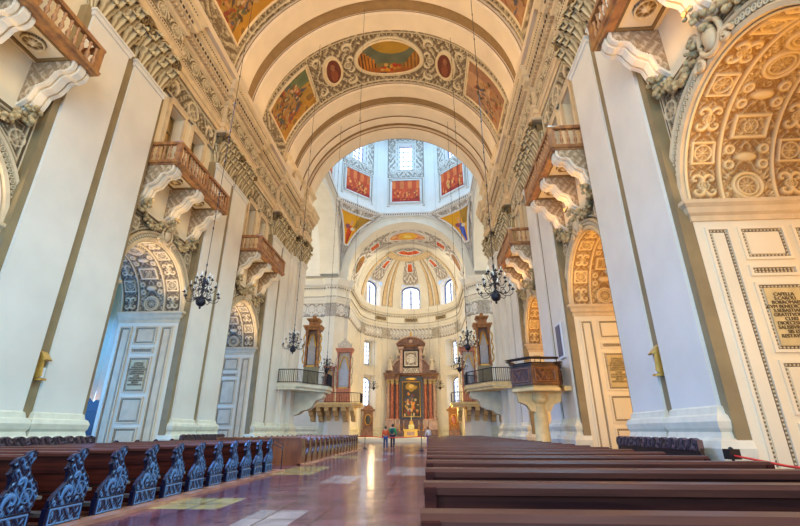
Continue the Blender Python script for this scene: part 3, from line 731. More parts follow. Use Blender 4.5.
for yc in BAYS[1:]:
    bn = BN[yc]
    fresco('ceiling_painting', cylmap(R(-17.2), R(17.2), yc-1.75, yc+1.75), 120, 70, 'town', 3, 'large oval painting of buildings at the crown of the vault, %s bay' % bn, inside=oval_in, border=OV, group='vault paintings')
    for e, w in ((-1, 'left'), (1, 'right')):
        a = R(30.5)*e
        fresco('ceiling_painting', cylmap(a-R(4.7), a+R(4.7), yc-1.3, yc+1.3), 40, 50, 'portrait', 8+e, 'small dark red oval painting on the %s of the big oval, %s bay' % (w, bn), inside=oval_in, border=OV, group='vault paintings', fr=.12)
        # u runs so the picture's up points to the crown
        a0, a1 = (R(-75), R(-44.5)) if e < 0 else (R(75), R(44.5))
        def mp(u, v, a0=a0, a1=a1, yc=yc, e=e):
            return cyl(a0+(a1-a0)*v, (yc-1.9+3.8*u) if e < 0 else (yc+1.9-3.8*u), RV-.16)
        fresco('ceiling_painting', mp, 90, 120, 'battle' if e < 0 else 'pale', 21+e+int(yc), '%s painting low on the %s side of the vault, %s bay' % ('crowded ochre figure' if e < 0 else 'pale pinkish figure', w, bn), group='vault paintings')

# ------------------------------------------------------------------ crossing
CY0, CY1, CC = 37.3, 56., 46.75
mb = MB(); ar = MB()
mb2 = MB()
def ring(mb, y0, y1, r, r2, cz=CZ, n=72): mb.arc(0, cz, r, y0, [(r2-r, 0), (.05, 0), (0, .05), (0, y1-y0-.05), (.05, y1-y0), (r2-r, y1-y0)], axis='y', n=n)
ring(mb, 34.3, 35.2, 8.72, 9.5); mb2.arc(0, CZ, 8.95, 35.2, [(0, 0), (0, .6)], axis='y', n=72); ring(mb, 35.75, CY0, 8.45, 11.)
for yy, rr in ((34.27, 8.78), (35.72, 8.6), (CY0-.02, 8.5)): ar.arc(0, CZ, rr, yy, [(0, 0), (0, .09), (.09, .09), (.09, 0), (0, 0)], axis='y', n=72)
o = mb.build('trim_%d' % tn, 'vault', kind='structure'); tn += 1; mb2.build('recess_band', 'recess', o); ar.build('rib_edge_moulding', 'arris', o)
for s in (-1, 1):
    # solid crossing pier
    mb = MB(); mb.prism([(8.95, 34.35), (14.5, 34.35), (14.5, 38.1), (9.3, 38.1), (8.75, 37.3)], 'z', 0, 26.5)
    mb.build('wall_crossing_'+SN[s], 'pier', None, s, kind='structure')
    for k, (a, b, x) in enumerate(((34.5, 35.3, 8.72), (35.75, 37.15, 8.45))):
        pilaster(s, a, b, x, 'narrow stepped pilaster of the near %s crossing pier, %s' % (SN[s], ('nearer the nave', 'nearer the altar')[k]), 'near crossing pier pilasters', xb=9.0)
    path = [(9.0, 34.35), (8.75, 34.45), (8.70, 34.45), (8.70, 35.4), (8.42, 35.6), (8.42, 37.3), (9.3, 38.0), (14.4, 38.0)]
    mb = MB(); mb.sweep(path, ENT); o = mb.build('trim_%d' % tn, 'mould', None, s, kind='structure'); tn += 1
    d = MB(); dentils(d, path, 19.78); d.build('dentils', 'mould', o, s); f = MB(); frieze(f, path, 18.58, 19.5, .10); f.build('frieze_relief', 'stucco', o, s)
    # attic blocks carrying the arches above the cornice
    mb = MB()
    for a, b, x in ((30.1, 31.92, 8.85), (32.48, 34.3, 8.85), (34.35, 35.4, 8.7), (35.7, 37.3, 8.42)):
        mb.sweep([(9.4, a), (x, a), (x, b), (9.4, b)], [(0, 21.1), (0, 22.5), (.06, 22.55), (.1, 22.8), (.26, 23.0), (.3, 23.2), (0, 23.3)])
    mb.build('trim_%d' % tn, 'mould', None, s, kind='structure'); tn += 1

# side arches of the crossing and pendentives
RC = 9.3; R2 = 8.15
for s in (-1, 1):
    mb = MB()
    mb.arc(CC, CZ, R2, RC, [(RC-R2, 0), (0, 0), (0, -2.6), (RC-R2, -2.6)], n=56)
    mb.build('trim_%d' % tn, 'choir', None, s, kind='structure'); tn += 1
    # transept shell
    mb = MB()
    mb.quad((22, 38.1, 0), (22, CY1+.3, 0), (22, CY1+.3, 31), (22, 38.1, 31)); mb.quad((14.4, 38.1, 0), (22, 38.1, 0), (22, 38.1, 31), (14.4, 38.1, 31))
    mb.arc(CC, CZ, 9.0, 22., [(0, 0), (0, 10.1)], n=40)
    mb.build('wall_transept_'+SN[s], 'white', None, s, kind='structure')
mb = MB(); mb.arc(0, CZ, R2, CY1, [(RC+.3-R2, 0), (.05, 0), (0, .05), (0, 2.6), (.3, 2.6)], axis='y', n=60)
mb.arc(0, CZ, R2-.04, CY1-.04, [(0, 0), (0, .1), (.14, .1), (.14, 0), (0, 0)], axis='y', n=60)
mb.arc(0, CZ, R2+.75, CY1-.06, [(0, 0), (0, .1), (.16, .1), (.16, 0), (0, 0)], axis='y', n=60)
mb.build('trim_%d' % tn, 'choir', kind='structure'); tn += 1
def pend(sx, sy, t, w):
    # spherical pendentive: w 0..1 height, t 0..1 from the far/near arch to the side arch
    z = w*RC; q = RC*math.sqrt(2); rr = np.sqrt(np.maximum(0, q*q-z*z)); a = np.arccos(np.clip(RC/rr, -1, 1))
    th = (PI/2-a)*(1-t)+a*t   # angle from x axis
    return np.stack([sx*rr*np.cos(th), CC+sy*rr*np.sin(th), CZ+z], -1)
for sx in (-1, 1):
    for sy in (1, -1):
        T, Wt = np.meshgrid(np.linspace(0, 1, 24), np.linspace(0, 1, 24), indexing='ij')
        mb = MB(); P = pend(sx, sy, T, Wt)
        if sy > 0:
            wd = np.hypot(P[..., 0]*0+(T-.5)*2, 0)
        mb.grid(P); o = mb.build('ceiling_pendentive', 'white', kind='structure')
        if sy > 0:
            g = MB()
            def fp(u, v):
                x = np.abs(u-.5)*2; return np.maximum.reduce([arab(x*2.4, v*4., 4.6)*.9, rg(x-.93, .05)])
            relief(g, .02, .98, .08, .985, .012, fp, lambda U, V, H, sx=sx: pend(sx, 1, U, V)*(1-H[..., None]*.0)-np.stack([sx*H*.7, H*.7, H*0], -1), .16)
            tag(g.build('pendentive_stucco', 'stucco_white'), 'stucco border around the triangular painting on the far %s pendentive' % SN[sx], 'stucco relief', 'pendentive stucco')
            def mp(u, v, sx=sx):
                h = .48+.42*v; half = (.22+.17*v); t = .5+(u-.5)*2*half*(-sx if sx > 0 else 1)
                return pend(sx, 1, t, h)-np.stack([sx*.22+0*u, .22+0*u, 0*u], -1)
            fresco('pendentive_painting', mp, 50, 60, 'sainta' if sx < 0 else 'saintb', 5, 'triangular golden painting with a %s-robed figure on the %s pendentive' % (('red', 'left') if sx < 0 else ('blue', 'right')), group='pendentive paintings', frm='white', fr=.13)

# ------------------------------------------------------------------ drum and dome
ap = 9.65; RO = ap/math.cos(PI/8)
octv = lambda r: [(r*math.cos(PI/8+i*PI/4), CC+r*math.sin(PI/8+i*PI/4)) for i in range(8)]
mb = MB(); O = octv(RO)
mb.sweep(O, [(-.4, 30.4), (.74, 30.44), (.8, 30.55), (.8, 30.7), (.9, 30.8), (.9, 30.95), (.3, 31.0), (.25, 31.35), (0, 31.4)], closed=True)
o = mb.build('trim_%d' % tn, 'white', kind='structure'); tn += 1
d = MB(); dentils(d, O+[O[0]], 30.52, w=.15, h=.15, d=.05, step=.32, off=.79); d.build('bead_row', 'blackbead', o)
wz0, wz1, wh = 38.7, 43.2, 1.05
mb = MB()
for i in range(8):
    (xa, ya), (xb, yb) = O[i], O[(i+1) % 8]; L = math.hypot(xb-xa, yb-ya)
    P = lambda t, z: (xa+(xb-xa)*t/L, ya+(yb-ya)*t/L, z)
    a, b = L/2-wh, L/2+wh
    for t0, t1, z0, z1 in ((0, a, 31.2, 46), (b, L, 31.2, 46), (a, b, 31.2, wz0), (a, b, wz1, 46)): mb.quad(P(t0, z0), P(t1, z0), P(t1, z1), P(t0, z1))
    nx, ny = (ya-yb)/L, (xb-xa)/L; nx, ny = -nx, -ny
    Q = lambda t, z: (xa+(xb-xa)*t/L+nx*.8, ya+(yb-ya)*t/L+ny*.8, z)
    for t in (a, b): mb.quad(P(t, wz0), Q(t, wz0), Q(t, wz1), P(t, wz1))
    for z in (wz0, wz1): mb.quad(P(a, z), Q(a, z), Q(b, z), P(b, z))
mb.build('wall_drum', 'white', kind='structure')
mb = MB()
for i in range(8):
    x, y = O[i]; n = np.array((-x, CC-y)); n /= np.linalg.norm(n); t = np.array((-n[1], n[0]))
    for w, d in ((.75, .12), (.5, .22)):
        V = [(x+n[0]*dd+t[0]*ww, y+n[1]*dd+t[1]*ww, z) for z in (31.3, 45.2) for dd, ww in ((-.3, -w), (d+.15, -w), (d+.15, w), (-.3, w))]
        mb.add(V, [(0,1,5,4),(1,2,6,5),(2,3,7,6),(3,0,4,7)])
mb.sweep(O, [(0, 45.0), (.2, 45.05), (.25, 45.3), (.5, 45.5), (.6, 45.9), (0, 46.1)], closed=True)
mb.build('trim_%d' % tn, 'white', kind='structure'); tn += 1
mb = MB(); P = np.array([[(RO*math.cos(t)*math.cos(e), CC+RO*math.cos(t)*math.sin(e), 46+RO*math.sin(t)) for t in np.linspace(0, PI/2, 10)] for e in np.linspace(0, 2*PI, 33)]); mb.grid(P)
mb.build('ceiling_dome', 'white', kind='structure')
DN = {1: 'right diagonal', 2: 'centre', 3: 'left diagonal', 0: 'right-hand', 4: 'left-hand'}
wn0 = wn
for i, kk in zip((0, 1, 2, 3, 4, 5, 6, 7), (1, 2, 3, 4, 5, 6, 7, 0)):
    (xa, ya), (xb, yb) = O[i], O[(i+1) % 8]; L = math.hypot(xb-xa, yb-ya); nx, ny = (yb-ya)/L, -(xb-xa)/L
    P = lambda t, z, d=0: np.stack([xa+(xb-xa)*t/L-nx*d, ya+(yb-ya)*t/L-ny*d, z], -1)
    wn += 1; w = empty('window_%d' % wn, (0, 0, 0)); w['kind'] = 'structure'
    w.location = tuple(P(np.array(L/2), np.array(wz0), -.6))
    mb = MB(); mb.grid(P(*np.meshgrid([L/2-wh, L/2+wh], [wz0, wz1], indexing='ij'), -.65)); mb.build('pane', 'winlit', w)
    f = MB()
    def bar(f, t0, t1, z0, z1, d0, d1):
        V = [P(np.array(t), np.array(z), d) for z in (z0, z1) for t, d in ((t0, d0), (t1, d0), (t1, d1), (t0, d1))]
        f.add(V, [(0,3,2,1),(4,5,6,7),(0,1,5,4),(1,2,6,5),(2,3,7,6),(3,0,4,7)])
    for t in (-wh, -wh/3-.03, wh/3-.03, wh-.08): bar(f, L/2+t, L/2+t+.07, wz0, wz1, -.62, -.5)
    for k in range(6): z = wz0+(wz1-wz0-.07)*k/5; bar(f, L/2-wh, L/2+wh, z, z+.06, -.6, -.52)
    f.build('window_frame', 'muntin', w)
    if i in (0, 1, 2, 3, 7):
        lab = {0: 'right diagonal', 1: 'far', 2: 'left diagonal', 3: 'left-hand side', 7: 'right-hand side'}[i]
        t0, t1 = L/2+2.2, L/2-2.2
        fresco('drum_painting', lambda u, v, t0=t0, t1=t1, P=P: P(t0+(t1-t0)*u, 32.9+3.85*v, .12), 60, 54, 'red', 30+i, 'orange-red rectangular painting on the %s face of the dome drum' % lab, group='drum paintings', fr=.14, frm='muntin' if False else 'white')
        g = MB()
        def fd(u, v, L=L):
            x = np.abs(u-L/2); z = v-35
            h = np.maximum.reduce([frame(x, v-34.8, 2.7, 2.35, .12), (arab(x, v, 4.2))*(((v > 37.3) & (x < 2.7)) | ((x > 1.45) & (v > 38) & (x < 2.7))), rosette(x-1.9, v-38.4, .5, 8), frame(x, v-41.1, 1.5, 2.75, .12)])
            return h
        relief(g, L/2-2.8, L/2+2.8, 32.3, 44.8, .09, fd, lambda U, V, H, P=P: P(U, V, .01+H), .16, mask=lambda U, V, L=L: ~((np.abs(U-L/2) < 1.25) & (V > 38.65) & (V < 43.65)) & ~((np.abs(U-L/2) < 2.4) & (V < 37.0)))
        tag(g.build('drum_stucco', 'stucco_white'), 'stucco surround of the window and painting on the %s face of the drum' % lab, 'stucco relief', 'drum stucco')

# ------------------------------------------------------------------ choir and apse
AY = 65.; AR = 8.0
arcp = [(-AR*math.cos(t), AY+AR*math.sin(t)) for t in np.linspace(0, PI, 41)]
cpath = [(-22, 56.3), (-11.2, 56.3), (-10.9, 56.0), (-9.6, 56.0), (-8.6, 57.0), (-8.6, 57.4), (-8.1, 57.5)]
full = cpath+arcp+[(-x, y) for x, y in cpath[::-1]]
full = full[::-1]     # travel from right to left keeps the interior on the left
mb = MB()
# lower wall, with recesses cut in the apse at both sides
azs = [(-1, R(55)), (1, R(55))]
def apt(az, r=AR): return (r*math.sin(az), AY+r*math.cos(az))
HW = R(10.5)
def wallstrip(mb, pts, z0, z1):
    for (x0, y0), (x1, y1) in zip(pts[:-1], pts[1:]): mb.quad((x0, y0, z0), (x1, y1, z0), (x1, y1, z1), (x0, y0, z1))
A0 = R(55)-HW; A1 = R(55)+HW
mid = [apt(a) for a in np.linspace(A0, -A0, 25)]
mb_w = MB()
wallstrip(mb_w, mid, 0, 21.2)
for sx in (-1, 1):
    wallstrip(mb_w, [apt(sx*a) for a in np.linspace(A1, PI/2, 8)], 0, 21.2)
    seg = [apt(sx*a) for a in np.linspace(A0, A1, 7)]
    for z0, z1 in ((0, 3.2), (9.6, 10.9), (15.2, 21.2)): wallstrip(mb_w, seg, z0, z1)
    # splayed recesses
    for z0, z1 in ((3.2, 9.6), (10.9, 15.2)):
        o0, o1 = apt(sx*A0), apt(sx*A1); i0, i1 = apt(sx*(A0+.04), AR+1.3), apt(sx*(A1-.04), AR+1.3)
        mb_w.quad((*o0, z0), (*i0, z0), (*i0, z1), (*o0, z1)); mb_w.quad((*o1, z0), (*i1, z0), (*i1, z1), (*o1, z1))
        mb_w.quad((*o0, z0), (*i0, z0), (*i1, z0), (*o1, z0)); mb_w.quad((*o0, z1), (*i0, z1), (*i1, z1), (*o1, z1))
        mb_w.quad((*i0, z0), (*i1, z0), (*i1, z1), (*i0, z1))
    pp = [(sx*x, y) for x, y in cpath]+[(-sx*AR, AY)]
    wallstrip(mb_w, pp[1:], 0, 21.2); mb_w.quad((sx*11.2, 56.3, 0), (sx*22, 56.3, 0), (sx*22, 56.3, 31), (sx*11.2, 56.3, 31))
    mb_w.quad((sx*8.9, 56.31, 21), (sx*11.3, 56.31, 21), (sx*11.3, 56.31, 31), (sx*8.9, 56.31, 31))
for sx in (-1, 1): mb_w.box(min(sx*8.2, sx*9.6), max(sx*8.2, sx*9.6), 56.03, 58.7, 20.9, 21.9)
mb_w.build('wall_apse', 'choir', kind='structure')
ENT2 = [(0, 17.6), (.08, 17.6), (.08, 17.9), (.16, 18.0), (.2, 18.4), (.3, 18.5), (.3, 18.6), (.04, 18.65), (.04, 19.5), (.2, 19.6), (.24, 19.9), (.5, 20.1), (.62, 20.5), (.7, 20.8), (.7, 20.95), (-.1, 21.1), (-.6, 21.1), (-.6, 21.7), (-1.0, 21.7)]
mb = MB(); mb.sweep(full, ENT2, smooth=False); o = mb.build('trim_%d' % tn, 'choir', kind='structure'); tn += 1
d = MB(); dentils(d, full, 19.64, w=.13, h=.13, d=.1, step=.3, off=.2); dentils(d, full, 18.42, w=.1, h=.08, d=.04, step=.22, off=.28); d.build('bead_row', 'blackbead', o)
f = MB(); frieze(f, full, 15.75, 17.55, .02, res=.09, k=4.6, depth=.2); f.build('leaf_frieze', 'stucco_white', o)
b = MB(); b.sweep(full, BASEP, smooth=False); b.build('plinth', 'base', o)
# tablets in the entablature
for az in (-40, 0, 40):
    g = MB(); relief(g, R(az-8.5), R(az+8.5), 18.75, 19.45, .012, lambda u, v: np.maximum(frame((u-R(az))*AR, v-19.1, 1.08, .3, .06), arab((u-R(az))*AR, v, 8)*.8), lambda U, V, H: np.stack([(AR-.12-H)*np.sin(U), AY+(AR-.12-H)*np.cos(U), V], -1), .08)
    tag(g.build('frieze_tablet', 'stucco'), 'long stucco tablet in the apse entablature %s' % {0: 'above the high altar', -40: 'left of the centre', 40: 'right of the centre'}[az], 'stucco relief', 'apse tablets')
# choir barrel with paintings
mb = MB(); RB = 8.45
mb.arc(0, CZ, RB, 58.5, [(0, 0), (0, 5.2)], axis='y', n=60); mb.arc(0, CZ, 7.95, 63.6, [(.6, 0), (0, 0), (0, 1.5), (.4, 1.5)], axis='y', n=60)
mb.arc(0, CZ, 7.9, 63.55, [(0, 0), (0, .1), (.1, .1), (.1, 0), (0, 0)], axis='y', n=60)
mb.build('ceiling_choir', 'choir', kind='structure')
g = MB()
def fc(u, v):
    x = np.abs(u); y = v-61.05
    return np.maximum.reduce([rg(np.abs(y)-2.3, .15), arab(x, np.abs(y), 3.)*.85, rg(np.hypot(x/3.2, y/1.7)-1, .12), frame(x-5.6, y, .8, .9, .14)])
relief(g, -PI/2*RB, PI/2*RB, 58.7, 63.5, .09, fc, lambda U, V, H: np.stack([(RB-.02-H)*np.sin(U/RB), V, CZ+(RB-.02-H)*np.cos(U/RB)], -1), .18)
tag(g.build('vault_stucco', 'stucco_white'), 'stucco scrollwork on the short vault before the apse', 'stucco relief')
def cm(a0, a1, y0, y1): return lambda u, v: np.stack([(RB-.18)*np.sin(a0+(a1-a0)*u), y1+(y0-y1)*v, CZ+(RB-.18)*np.cos(a0+(a1-a0)*u)], -1)
fresco('choir_painting', cm(R(-20), R(20), 59.6, 62.6), 60, 30, 'glory', 4, 'golden oval painting at the crown of the choir arch', inside=oval_in, border=OV, frm='white', group='choir vault paintings')
for e, w in ((-1, 'left'), (1, 'right')):
    fresco('choir_painting', cm(R(38*e-5.5), R(38*e+5.5), 60.3, 62), 20, 20, 'red', 41, 'small red painting %s of the golden oval on the choir arch' % w, frm='white', group='choir vault paintings')
    fresco('choir_painting', cm(R(64*e-11), R(64*e+11), 59.6, 62.6), 30, 30, 'battle' if e < 0 else 'pale', 44, '%s oval painting low on the %s of the choir arch' % ('ochre' if e < 0 else 'pale pink', w), inside=oval_in, border=OV, frm='white', group='choir vault paintings')
# conch
def con(az, el, r): return np.stack([r*np.cos(el)*np.sin(az), AY+r*np.cos(el)*np.cos(az), CZ+r*np.sin(el)], -1)
mb = MB(); AZ, EL = np.meshgrid(np.linspace(-PI/2, PI/2, 73), np.linspace(-.05, PI/2, 37), indexing='ij')
WAZ = [R(-57), 0, R(57)]; WH = R(12.5)
def hole(a, e):
    h = np.zeros(a.shape, bool)
    for w in WAZ: h |= (np.abs(a-w) < WH*.98) & (AR*np.sin(e) < 3.75)
    return h
mb.grid(con(AZ, EL, AR), mask=~hole(AZ, EL)); mb.build('ceiling_apse', 'choir', kind='structure')
mb = MB(); mdk = MB()
for k in range(4):
    az = R([-25-5, -25+5, 25-5, 25+5][k])
    pass
for c in (-77, -31, 31, 77):
    for off in ((-4.2, 4.2) if abs(c) < 40 else (0,)):
        az = R(c+off); E2 = np.linspace(0, R(66), 20); prof = [(-.32, 0), (-.32, .14), (-.2, .18), (.2, .18), (.32, .14), (.32, 0)]
        G = np.array([[con(np.array(az+w*(1-.35*e)/AR), np.array(e), AR-h) for w, h in prof] for e in E2]); mb.grid(G, smooth=False)
        for w in (-.42, .38): G = np.array([[con(np.array(az+(w+q)*(1-.35*e)/AR), np.array(e), AR-h) for q, h in ((0, .0), (0, .06), (.05, .06), (.05, 0))] for e in E2]); mdk.grid(G, smooth=False)
G = np.array([[con(np.array(a), np.array(R(66)+q), AR-h) for q, h in ((-.06, 0), (-.06, .2), (.03, .24), (.06, 0))] for a in np.linspace(-PI/2, PI/2, 40)]); mb.grid(G, smooth=False)
o = mb.build('trim_%d' % tn, 'mould', kind='structure'); tn += 1; mdk.build('rib_edge_moulding', 'arris', o)
for az, nm in ((-57, 'left'), (0, 'central'), (57, 'right')):
    a = R(az); g = MB()
    def ff(u, v): return np.maximum(arab(np.abs(u-a)*8, v*8, 3.6)*.9, rg(np.abs(u-a)*8*np.cos(v)-1.5, .15))
    relief(g, a-R(13), a+R(13), R(29), R(64), .012, ff, lambda U, V, H: con(a+(U-a)*(1.0-.3*(V-.5)), V, AR-.02-H), .16)
    tag(g.build('conch_stucco', 'stucco_white'), 'stucco panel above the %s upper apse window' % nm, 'stucco relief', 'apse half-dome stucco')
    fresco('conch_painting', lambda u, v, a=a: con(a+(u-.5)*R(11), R(46)+v*R(13), AR-.24), 24, 24, 'red', 60+az, 'small red painting above the %s upper apse window' % nm, frm='white', group='apse half-dome paintings')
g = MB(); relief(g, -R(88), R(88), R(70), R(88), .03, lambda u, v: arab(u*4, v*8, 4), lambda U, V, H: con(U, V, AR-.02-H), .12)
tag(g.build('conch_stucco', 'stucco_white'), 'stucco half-round field at the top of the apse half dome', 'stucco relief')
fresco('conch_painting', lambda u, v: con((u-.5)*2.4, R(83)-v*R(9), AR-.24), 30, 14, 'red', 77, 'wide red painting at the very top of the apse half dome', frm='white', group='apse half-dome paintings')

def window_at(az, r, z0, z1, hw, arch, tilt=0, lit='winlit', nb=3, nh=4, frame_m='muntin'):
    # flat window facing the apse centre
    global wn; wn += 1
    c = np.array(apt(az, r)); t = np.array((math.cos(az), -math.sin(az))); n = np.array((-math.sin(az), -math.cos(az)))
    w = empty('window_%d' % wn, (c[0], c[1], z0)); w['kind'] = 'structure'
    pl = [(-hw, z0), (hw, z0)]
    if arch: pl += [(hw*math.cos(q), z1-hw*.55+hw*.55*math.sin(q)) for q in np.linspace(0, PI, 13)]
    else: pl += [(hw, z1), (-hw, z1)]
    def pt(u, z, d=0): return (c[0]+t[0]*u+n[0]*d, c[1]+t[1]*u+n[1]*d, z)
    mb = MB(); mb.add([pt(u, z) for u, z in pl], [tuple(range(len(pl)))]); mb.build('pane', lit, w)
    f = MB(); f.tube([pt(u, z, .08) for u, z in pl], .15 if nb == 2 else .09, 5, closed=True)
    zt = z1-(hw*.3 if arch else 0)
    for i in range(1, nb): u = -hw+2*hw*i/nb; f.tube([pt(u, z0, .06), pt(u, zt, .06)], .14 if nb % 2 == 0 and i == nb//2 else .05, 4)
    for i in range(1, nh): z = z0+(z1-z0)*i/nh; f.tube([pt(-hw, z, .06), pt(hw, z, .06)], .04, 4)
    f.build('window_frame', frame_m, w)
    return pt
for az in WAZ:
    pt = window_at(az, AR+.25, 21.0, 25.1, 1.55, True, nb=2, nh=4)
    # white cheeks and arched surround, standing forward of the curved half dome
    mb = MB(); prof = [(-1.62, 21.0)]+[(1.62*math.cos(q), 24.25+.95*math.sin(q)) for q in np.linspace(PI, 0, 15)]+[(1.62, 21.0)]
    G = np.array([[pt(u, z, -.05), pt(u*1.03, z+.03, 1.0), pt(u*1.14, z+.18, 1.05), pt(u*1.14, z+.18, .1)] for u, z in prof]); mb.grid(G, smooth=False)
    o = mb.build('trim_%d' % tn, 'white', kind='structure'); tn += 1
for sx in (-1, 1):
    pt = window_at(sx*R(55), AR+1.2, 11.4, 14.9, .95, False, nb=3, nh=5)
    pt = window_at(sx*R(55), AR+1.2, 5.0, 9.2, 1.15, True, nb=3, nh=6)
# flat pilasters on the apse wall
for k, az in enumerate((-33, 33, -74, 74)):
    c = np.array(apt(R(az), AR)); t = np.array((math.cos(R(az)), -math.sin(R(az)))); n = np.array((-math.sin(R(az)), -math.cos(R(az))))
    r = thing('pilaster', (c[0], c[1], 0), 'pale flat pilaster on the apse wall %s' % ('just left of the high altar', 'just right of the high altar', 'far left of the apse', 'far right of the apse')[k], 'pilaster', 'apse pilasters')
    def bx(mb, w, d, z0, z1):
        V = [(c[0]+t[0]*u+n[0]*q, c[1]+t[1]*u+n[1]*q, z) for z in (z0, z1) for u, q in ((-w, -.3), (w, -.3), (w, d), (-w, d))]
        mb.add(V, [(0,3,2,1),(4,5,6,7),(0,1,5,4),(1,2,6,5),(2,3,7,6),(3,0,4,7)])
    mb = MB(); bx(mb, .62, .22, 1.8, 15.7); mb.build('shaft', 'choir', r)
    mb = MB(); bx(mb, .78, .45, 0, .8); bx(mb, .72, .36, .8, 1.4); bx(mb, .68, .3, 1.4, 1.8); mb.build('base', 'base', r)
    mb = MB()
    for i in range(3):
        for zz in (15.7, 16.5): leaf(mb, (c[0]+t[0]*(-.5+.5*i)+n[0]*.2, c[1]+t[1]*(-.5+.5*i)+n[1]*.2, zz), .6, .9, .3, (n[0], n[1], 0), (t[0], t[1], 0))
    mb.build('capital', 'leafw', r)
# chancel pier pilasters
for s in (-1, 1):
    r = thing('pilaster', (s*10.2, 55.9, 0), 'broad pale pilaster on the %s pier between crossing and choir' % SN[s], 'pilaster', 'choir pier pilasters')
    mb = MB(); mb.box(9.65, 10.85, 55.85, 56.1, 1.8, 15.7); mb.build('shaft', 'choir', r, s)
    mb = MB(); mb.box(9.5, 11.0, 55.7, 56.1, 0, 1.0); mb.box(9.58, 10.92, 55.78, 56.1, 1.0, 1.8); mb.build('base', 'base', r, s)
    mb = MB()
    for x in (9.75, 10.25, 10.75):
        for z in (15.7, 16.5): leaf(mb, (x, 55.85, z), .6, .95, .35, (0, -1, 0), (1, 0, 0))
    mb.build('capital', 'leafw', r, s)
# steps up to the choir
mb = MB()
for i in range(3): mb.box(-8.6+i*.0, 8.6, 55.5+i*.45, 73, i*.16, (i+1)*.16)
mb.build('floor_choir_steps', 'choir', kind='structure')
FZ = .48

